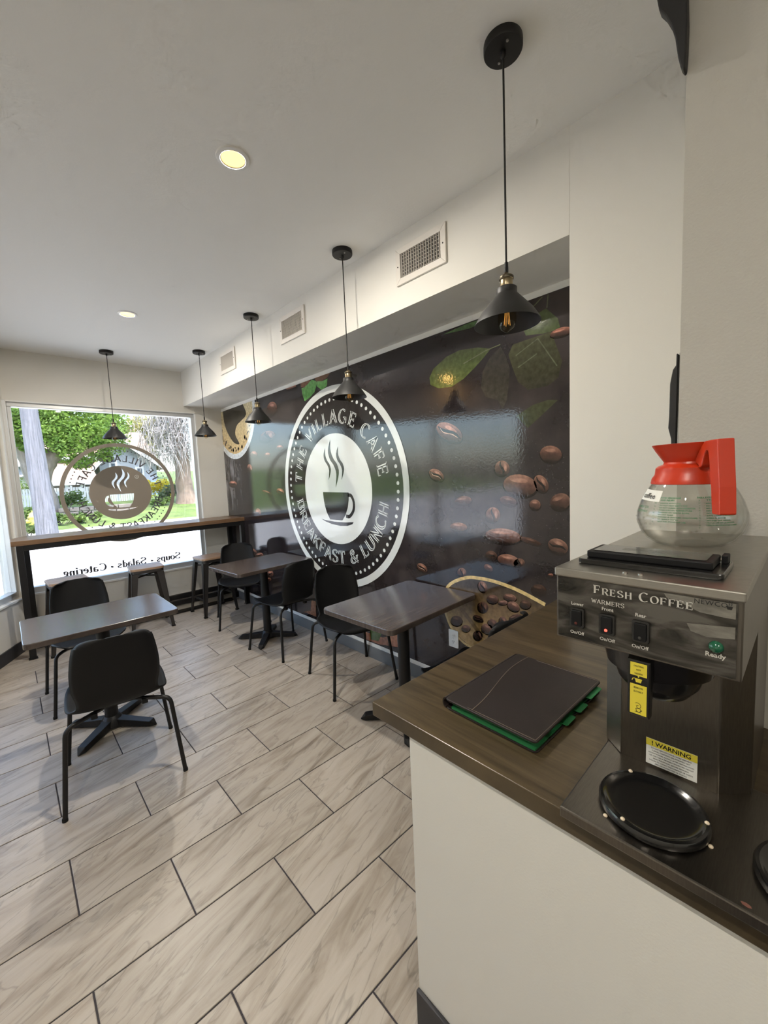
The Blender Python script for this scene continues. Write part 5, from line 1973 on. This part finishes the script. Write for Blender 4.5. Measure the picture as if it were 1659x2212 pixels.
# ---- houses
SIDE = mat('grey_siding', (.29, .31, .35), .8, noise=(1, .03, (1, 1, 1)))
nt = SIDE.node_tree
wv = nt.nodes.new('ShaderNodeTexWave')
wv.bands_direction = 'Z'
wv.wave_profile = 'SAW'
wv.inputs['Scale'].default_value = 1.15
tcw = nt.nodes.new('ShaderNodeTexCoord')
bpw = nt.nodes.new('ShaderNodeBump')
bpw.inputs['Distance'].default_value = .03
bpw.inputs['Strength'].default_value = .7
nt.links.new(tcw.outputs['Object'], wv.inputs['Vector'])
nt.links.new(wv.outputs['Fac'], bpw.inputs['Height'])
nt.links.new(bpw.outputs[0], nt.nodes['Principled BSDF'].inputs['Normal'])
CREAM = mat('cream_siding', (.42, .44, .40), .8)
ROOF = mat('tan_shingle', (.30, .205, .155), .9, noise=(6, .18, (1, 1, 1)))
WHT = mat('white_paint', (.50, .52, .55), .6)
BLUEW = mat('blue_grey_paint', (.20, .29, .40), .7)
PORCH = mat('porch_shade', (.16, .145, .12), .9)
DGLASS = mat('house_glass', (.05, .07, .10), .1)


def hrect(px0, py0, px1, py1, Y):
    a, b = at(px0, py0, 1, Y), at(px1, py1, 1, Y)
    return a.x, b.x, b.z, a.z


HYY = 36.0
hs = thing('grey_house', 'pale grey sided house with tan roof and porch across the street', 'house')
x0, x1, z0, z1 = hrect(92, 985, 330, 1085, HYY)
gz = lawn_z(HYY) - .4
MB().box(x0, x1, HYY, HYY + 7, gz, z1).build('wall', SIDE, hs)
MB().prism([(HYY - .6, z1 - .15), (HYY + 3.5, z1 + 2.2), (HYY + 7.6, z1 - .15)], lambda u, v, d: (d, u, v), x0 - .4, x1 + .4).build('roof', ROOF, hs)
MB().box(x0 - .4, x1 + .4, HYY - .68, HYY - .55, z1 - .32, z1 - .02).build('gutter', WHT, hs)
# gable wing
g0, g1, gz0, gz1 = hrect(214, 1000, 345, 1085, HYY - 1.2)
ap = at(256, 955, 1, HYY - 1.2)
MB().prism([(g0, gz), (g1, gz), (g1, gz1 - .2), (ap.x, ap.z), (g0, gz1 - .2)], lambda u, v, d: (u, d, v), HYY - 1.2, HYY + 5).build('gable_wing', SIDE, hs)
for a, b_ in (((g0 - .5, gz1 - .55), (ap.x, ap.z + .05)), ((ap.x, ap.z + .05), (g1 + .5, gz1 - .55))):
    MB().prism([(a[0], a[1]), (b_[0], b_[1]), (b_[0], b_[1] + .25), (a[0], a[1] + .25)], lambda u, v, d: (u, d, v), HYY - 1.7, HYY + 5).build('gable_roof', ROOF, hs)
    MB().prism([(a[0], a[1] - .12), (b_[0], b_[1] - .12), (b_[0], b_[1] + .2), (a[0], a[1] + .2)], lambda u, v, d: (u, d, v), HYY - 1.78, HYY - 1.71).build('barge_board', WHT, hs)


def hwin(px0, py0, px1, py1, Y, mat_=None):
    a0, a1, b0, b1 = hrect(px0, py0, px1, py1, Y)
    w = MB().box(a0 - .14, a1 + .14, Y - .06, Y - .005, b0 - .14, b1 + .14).build('window_frame', WHT, hs)
    MB().box(a0, a1, Y - .09, Y - .061, b0, b1).build('pane', mat_ or DGLASS, w)
    MB().box(a0, a1, Y - .11, Y - .091, (b0 + b1) / 2 - .03, (b0 + b1) / 2 + .03).build('sash_bar', WHT, w)


hwin(238, 988, 249, 1012, HYY - 1.2)
hwin(358, 1005, 374, 1030, HYY - .0) if False else None
hwin(296, 1012, 308, 1036, HYY - 1.2)
# porch
p0, p1, q0, q1 = hrect(98, 1021, 212, 1036, HYY - 3.2)
MB().prism([(HYY - 3.4, q0), (HYY, q1 + .9), (HYY, q1 + .7), (HYY - 3.4, q0 - .22)], lambda u, v, d: (d, u, v), p0, p1).build('porch_roof', ROOF, hs)
MB().box(p0, p1, HYY - 3.45, HYY - 3.3, q0 - .30, q0 + .02).build('porch_fascia', WHT, hs)
MB().box(p0, p1, HYY - .08, HYY - .01, gz, q0 - .05).build('porch_back', PORCH, hs)
for px in (101, 146, 177, 208):
    c = at(px, 1045, 1, HYY - 3.2)
    MB().box(c.x - .14, c.x + .14, HYY - 3.35, HYY - 3.07, gz, q0 - .30).build('porch_post', WHT, hs)
x0, x1, z0, z1 = hrect(326, 1038, 350, 1062, HYY - 2.6)
hb = MB().box(x0, x1, HYY - 2.6, HYY - 1.21, gz, z1).build('entry_box', BLUEW, hs)

h2 = thing('cream_house', 'pale cream house partly hidden behind the utility pole', 'house')
Y2 = 39.0
x0, x1, z0, z1 = hrect(-60, 1000, 62, 1085, Y2)
MB().box(x0, x1, Y2, Y2 + 7, gz, z1).build('wall', CREAM, h2)
MB().prism([(Y2 - .6, z1 - .15), (Y2 + 3.5, z1 + 2.6), (Y2 + 7.6, z1 - .15)], lambda u, v, d: (d, u, v), x0 - .4, x1 + .4).build('roof', mat('pale_roof', (.40, .41, .41), .9), h2)
MB().box(x0 - .4, x1 + .4, Y2 - .68, Y2 - .55, z1 - .32, z1 - .02).build('gutter', WHT, h2)
c = at(43, 1022, 1, Y2 - .3)
dd = MB().lathe([(.0, 0), (.25, .05), (.40, .16), (.38, .18), (.24, .08), (.0, .03)], 20).build('satellite_dish', mat('dish_grey', (.25, .27, .30), .5), h2, smooth=True)
dd.matrix_local = Matrix.Translation(c) @ Matrix.Rotation(math.radians(65), 4, 'X')
MB().tube([c, c + Vector((0, .35, -.35))], .03, 6).build('dish_arm', POLE, h2)

# ---- white fence
FY = 30.5
fe = thing('white_fence', 'long white board fence before the houses across the street', 'fence')
a, b_ = at(44, 1085, 1, FY), at(300, 1075, 1, FY)
zt0, zt1 = at(50, 1062, 1, FY).z, at(290, 1043, 1, FY).z
ztf = (zt0 + zt1) / 2
n = 46
gz2 = lawn_z(FY) - .1
for k in range(n):
    xx = a.x + (b_.x - a.x) * k / n
    MB().box(xx + .012, xx + (b_.x - a.x) / n - .012, FY, FY + .03, gz2, ztf).build('fence_board', WHT, fe)
for k in range(6):
    xx = a.x + (b_.x - a.x) * k / 5
    MB().box(xx - .07, xx + .07, FY + .031, FY + .17, gz2, ztf + .10).build('fence_post', WHT, fe)
MB().box(a.x, b_.x, FY + .0311, FY + .09, ztf - .35, ztf - .25).build('fence_rail', WHT, fe)

# ---- stone retaining wall
STONE = mat('field_stone', (.22, .18, .16), .9, noise=(3, .25, (1, 1, 1)), bump=(20, .6))
sw = thing('stone_wall', 'low field stone retaining wall below the fence', 'stone wall')
sa, sb = gp(128, 1115), gp(220, 1108)
ysw = (sa.y + sb.y) / 2
stz = lawn_z(ysw) - .05
for r in range(2):
    xx = sa.x - rnd.uniform(0, .3)
    while xx < sb.x + 1.5:
        w = rnd.uniform(.35, .7)
        hgt = .22
        MB().box(xx + .012, xx + w - .012, ysw - rnd.uniform(.0, .05), ysw + .3, stz + r * hgt + .01, stz + (r + 1) * hgt - .01).build('stone', STONE, sw, bevel=.03)
        xx += w

# ---- fire hydrant
HYM = mat('hydrant_yellow', (.72, .52, .10), .5)
hb_ = at(77, 1150, 2, GZ + .08)
hb_ = gp(77, 1152) if hb_.y < YC else hb_
hb_ = Vector((hb_.x, max(hb_.y, YC + .4), lawn_z(max(hb_.y, YC + .4))))
hy = thing('fire_hydrant', 'yellow fire hydrant on the verge beside the utility pole', 'hydrant', hb_)
MB().lathe([(.20, 0), (.20, .06), (.14, .07), (.14, .52), (.19, .54), (.19, .59), (.15, .62), (.12, .72), (.05, .77), (.05, .82), (.0, .82)], 24).build('barrel', HYM, hy, smooth=True)
for d in ((1, 0), (-1, 0), (0, -1)):
    MB().tube([(d[0] * .12, d[1] * .12, .42), (d[0] * .24, d[1] * .24, .42)], .075, 14).build('nozzle', HYM, hy)

# ---- shrubs


def shrub(px, py, w, h, lab, m_, n=900, name='shrub', dy=0):
    b = gp(px, py)
    b.y += dy
    b.z = lawn_z(b.y)
    t = thing(name, lab, 'shrub', b, 0, 'garden shrubs')
    cl = [((rnd.uniform(-w / 2, w / 2), rnd.uniform(-w / 3, w / 3), rnd.uniform(.3, .75) * h), min(w, h) * rnd.uniform(.26, .42)) for k in range(9)]
    leaves(cl, n, .085, rnd).build('foliage', m_, t, fixn=False)
    st_ = MB()
    for k in range(5):
        st_.tube([(rnd.uniform(-.1, .1), rnd.uniform(-.1, .1), -.05), (rnd.uniform(-w / 3, w / 3), rnd.uniform(-.2, .2), h * .6)], .015, 4)
    st_.build('stems', BARK, t)


shrub(340, 1080, 1.5, 1.5, 'bright yellow flowering shrub beside the round window decal', YELLOW, 1500, 'yellow_shrub')
shrub(372, 1084, 1.0, 1.3, 'dark green shrub between the yellow shrub and the weeping tree', leafmat('dark_shrub', (.05, .09, .04), (.12, .17, .07)), 1100)
shrub(52, 1083, 2.4, 1.6, 'yellow-green bush above the fence beside the window frame', SHRUB, 1200, 'shrub', .3)
shrub(150, 1098, 1.6, 1.0, 'small green shrub before the white fence inside the decal ring', SHRUB, 900)
shrub(52, 1130, 1.3, .9, 'low green shrub behind the fire hydrant', SHRUB, 900)
shrub(138, 1133, 1.2, .55, 'low spreading green shrub beside the foot of the utility pole', SHRUB, 1100)
shrub(184, 1128, 1.1, .5, 'low green ground plant under the stone wall', SHRUB, 800)
shrub(60, 1160, .9, .5, 'grassy clump in front of the fire hydrant', SHRUB, 700)
shrub(350, 1092, 1.5, .5, 'flat green plant at the foot of the yellow shrub', SHRUB, 800)
# far tree line behind the houses
t = thing('far_tree', 'hazy olive tree behind the roof of the grey house', 'tree')
fb = at(300, 1060, 1, 52)
MB().tube([(fb.x, 52, 0), (fb.x, 52, 5)], .4, 10).build('trunk', BARK, t)
leaves([((at(px, py, 1, 52)), 2.0) for px, py in ((270, 950), (295, 930), (315, 945), (330, 915), (285, 965), (310, 970), (350, 940))], 2600, .3, rnd).build('crown', leafmat('olive_leaf', (.22, .22, .06), (.42, .38, .14)), t, fixn=False)
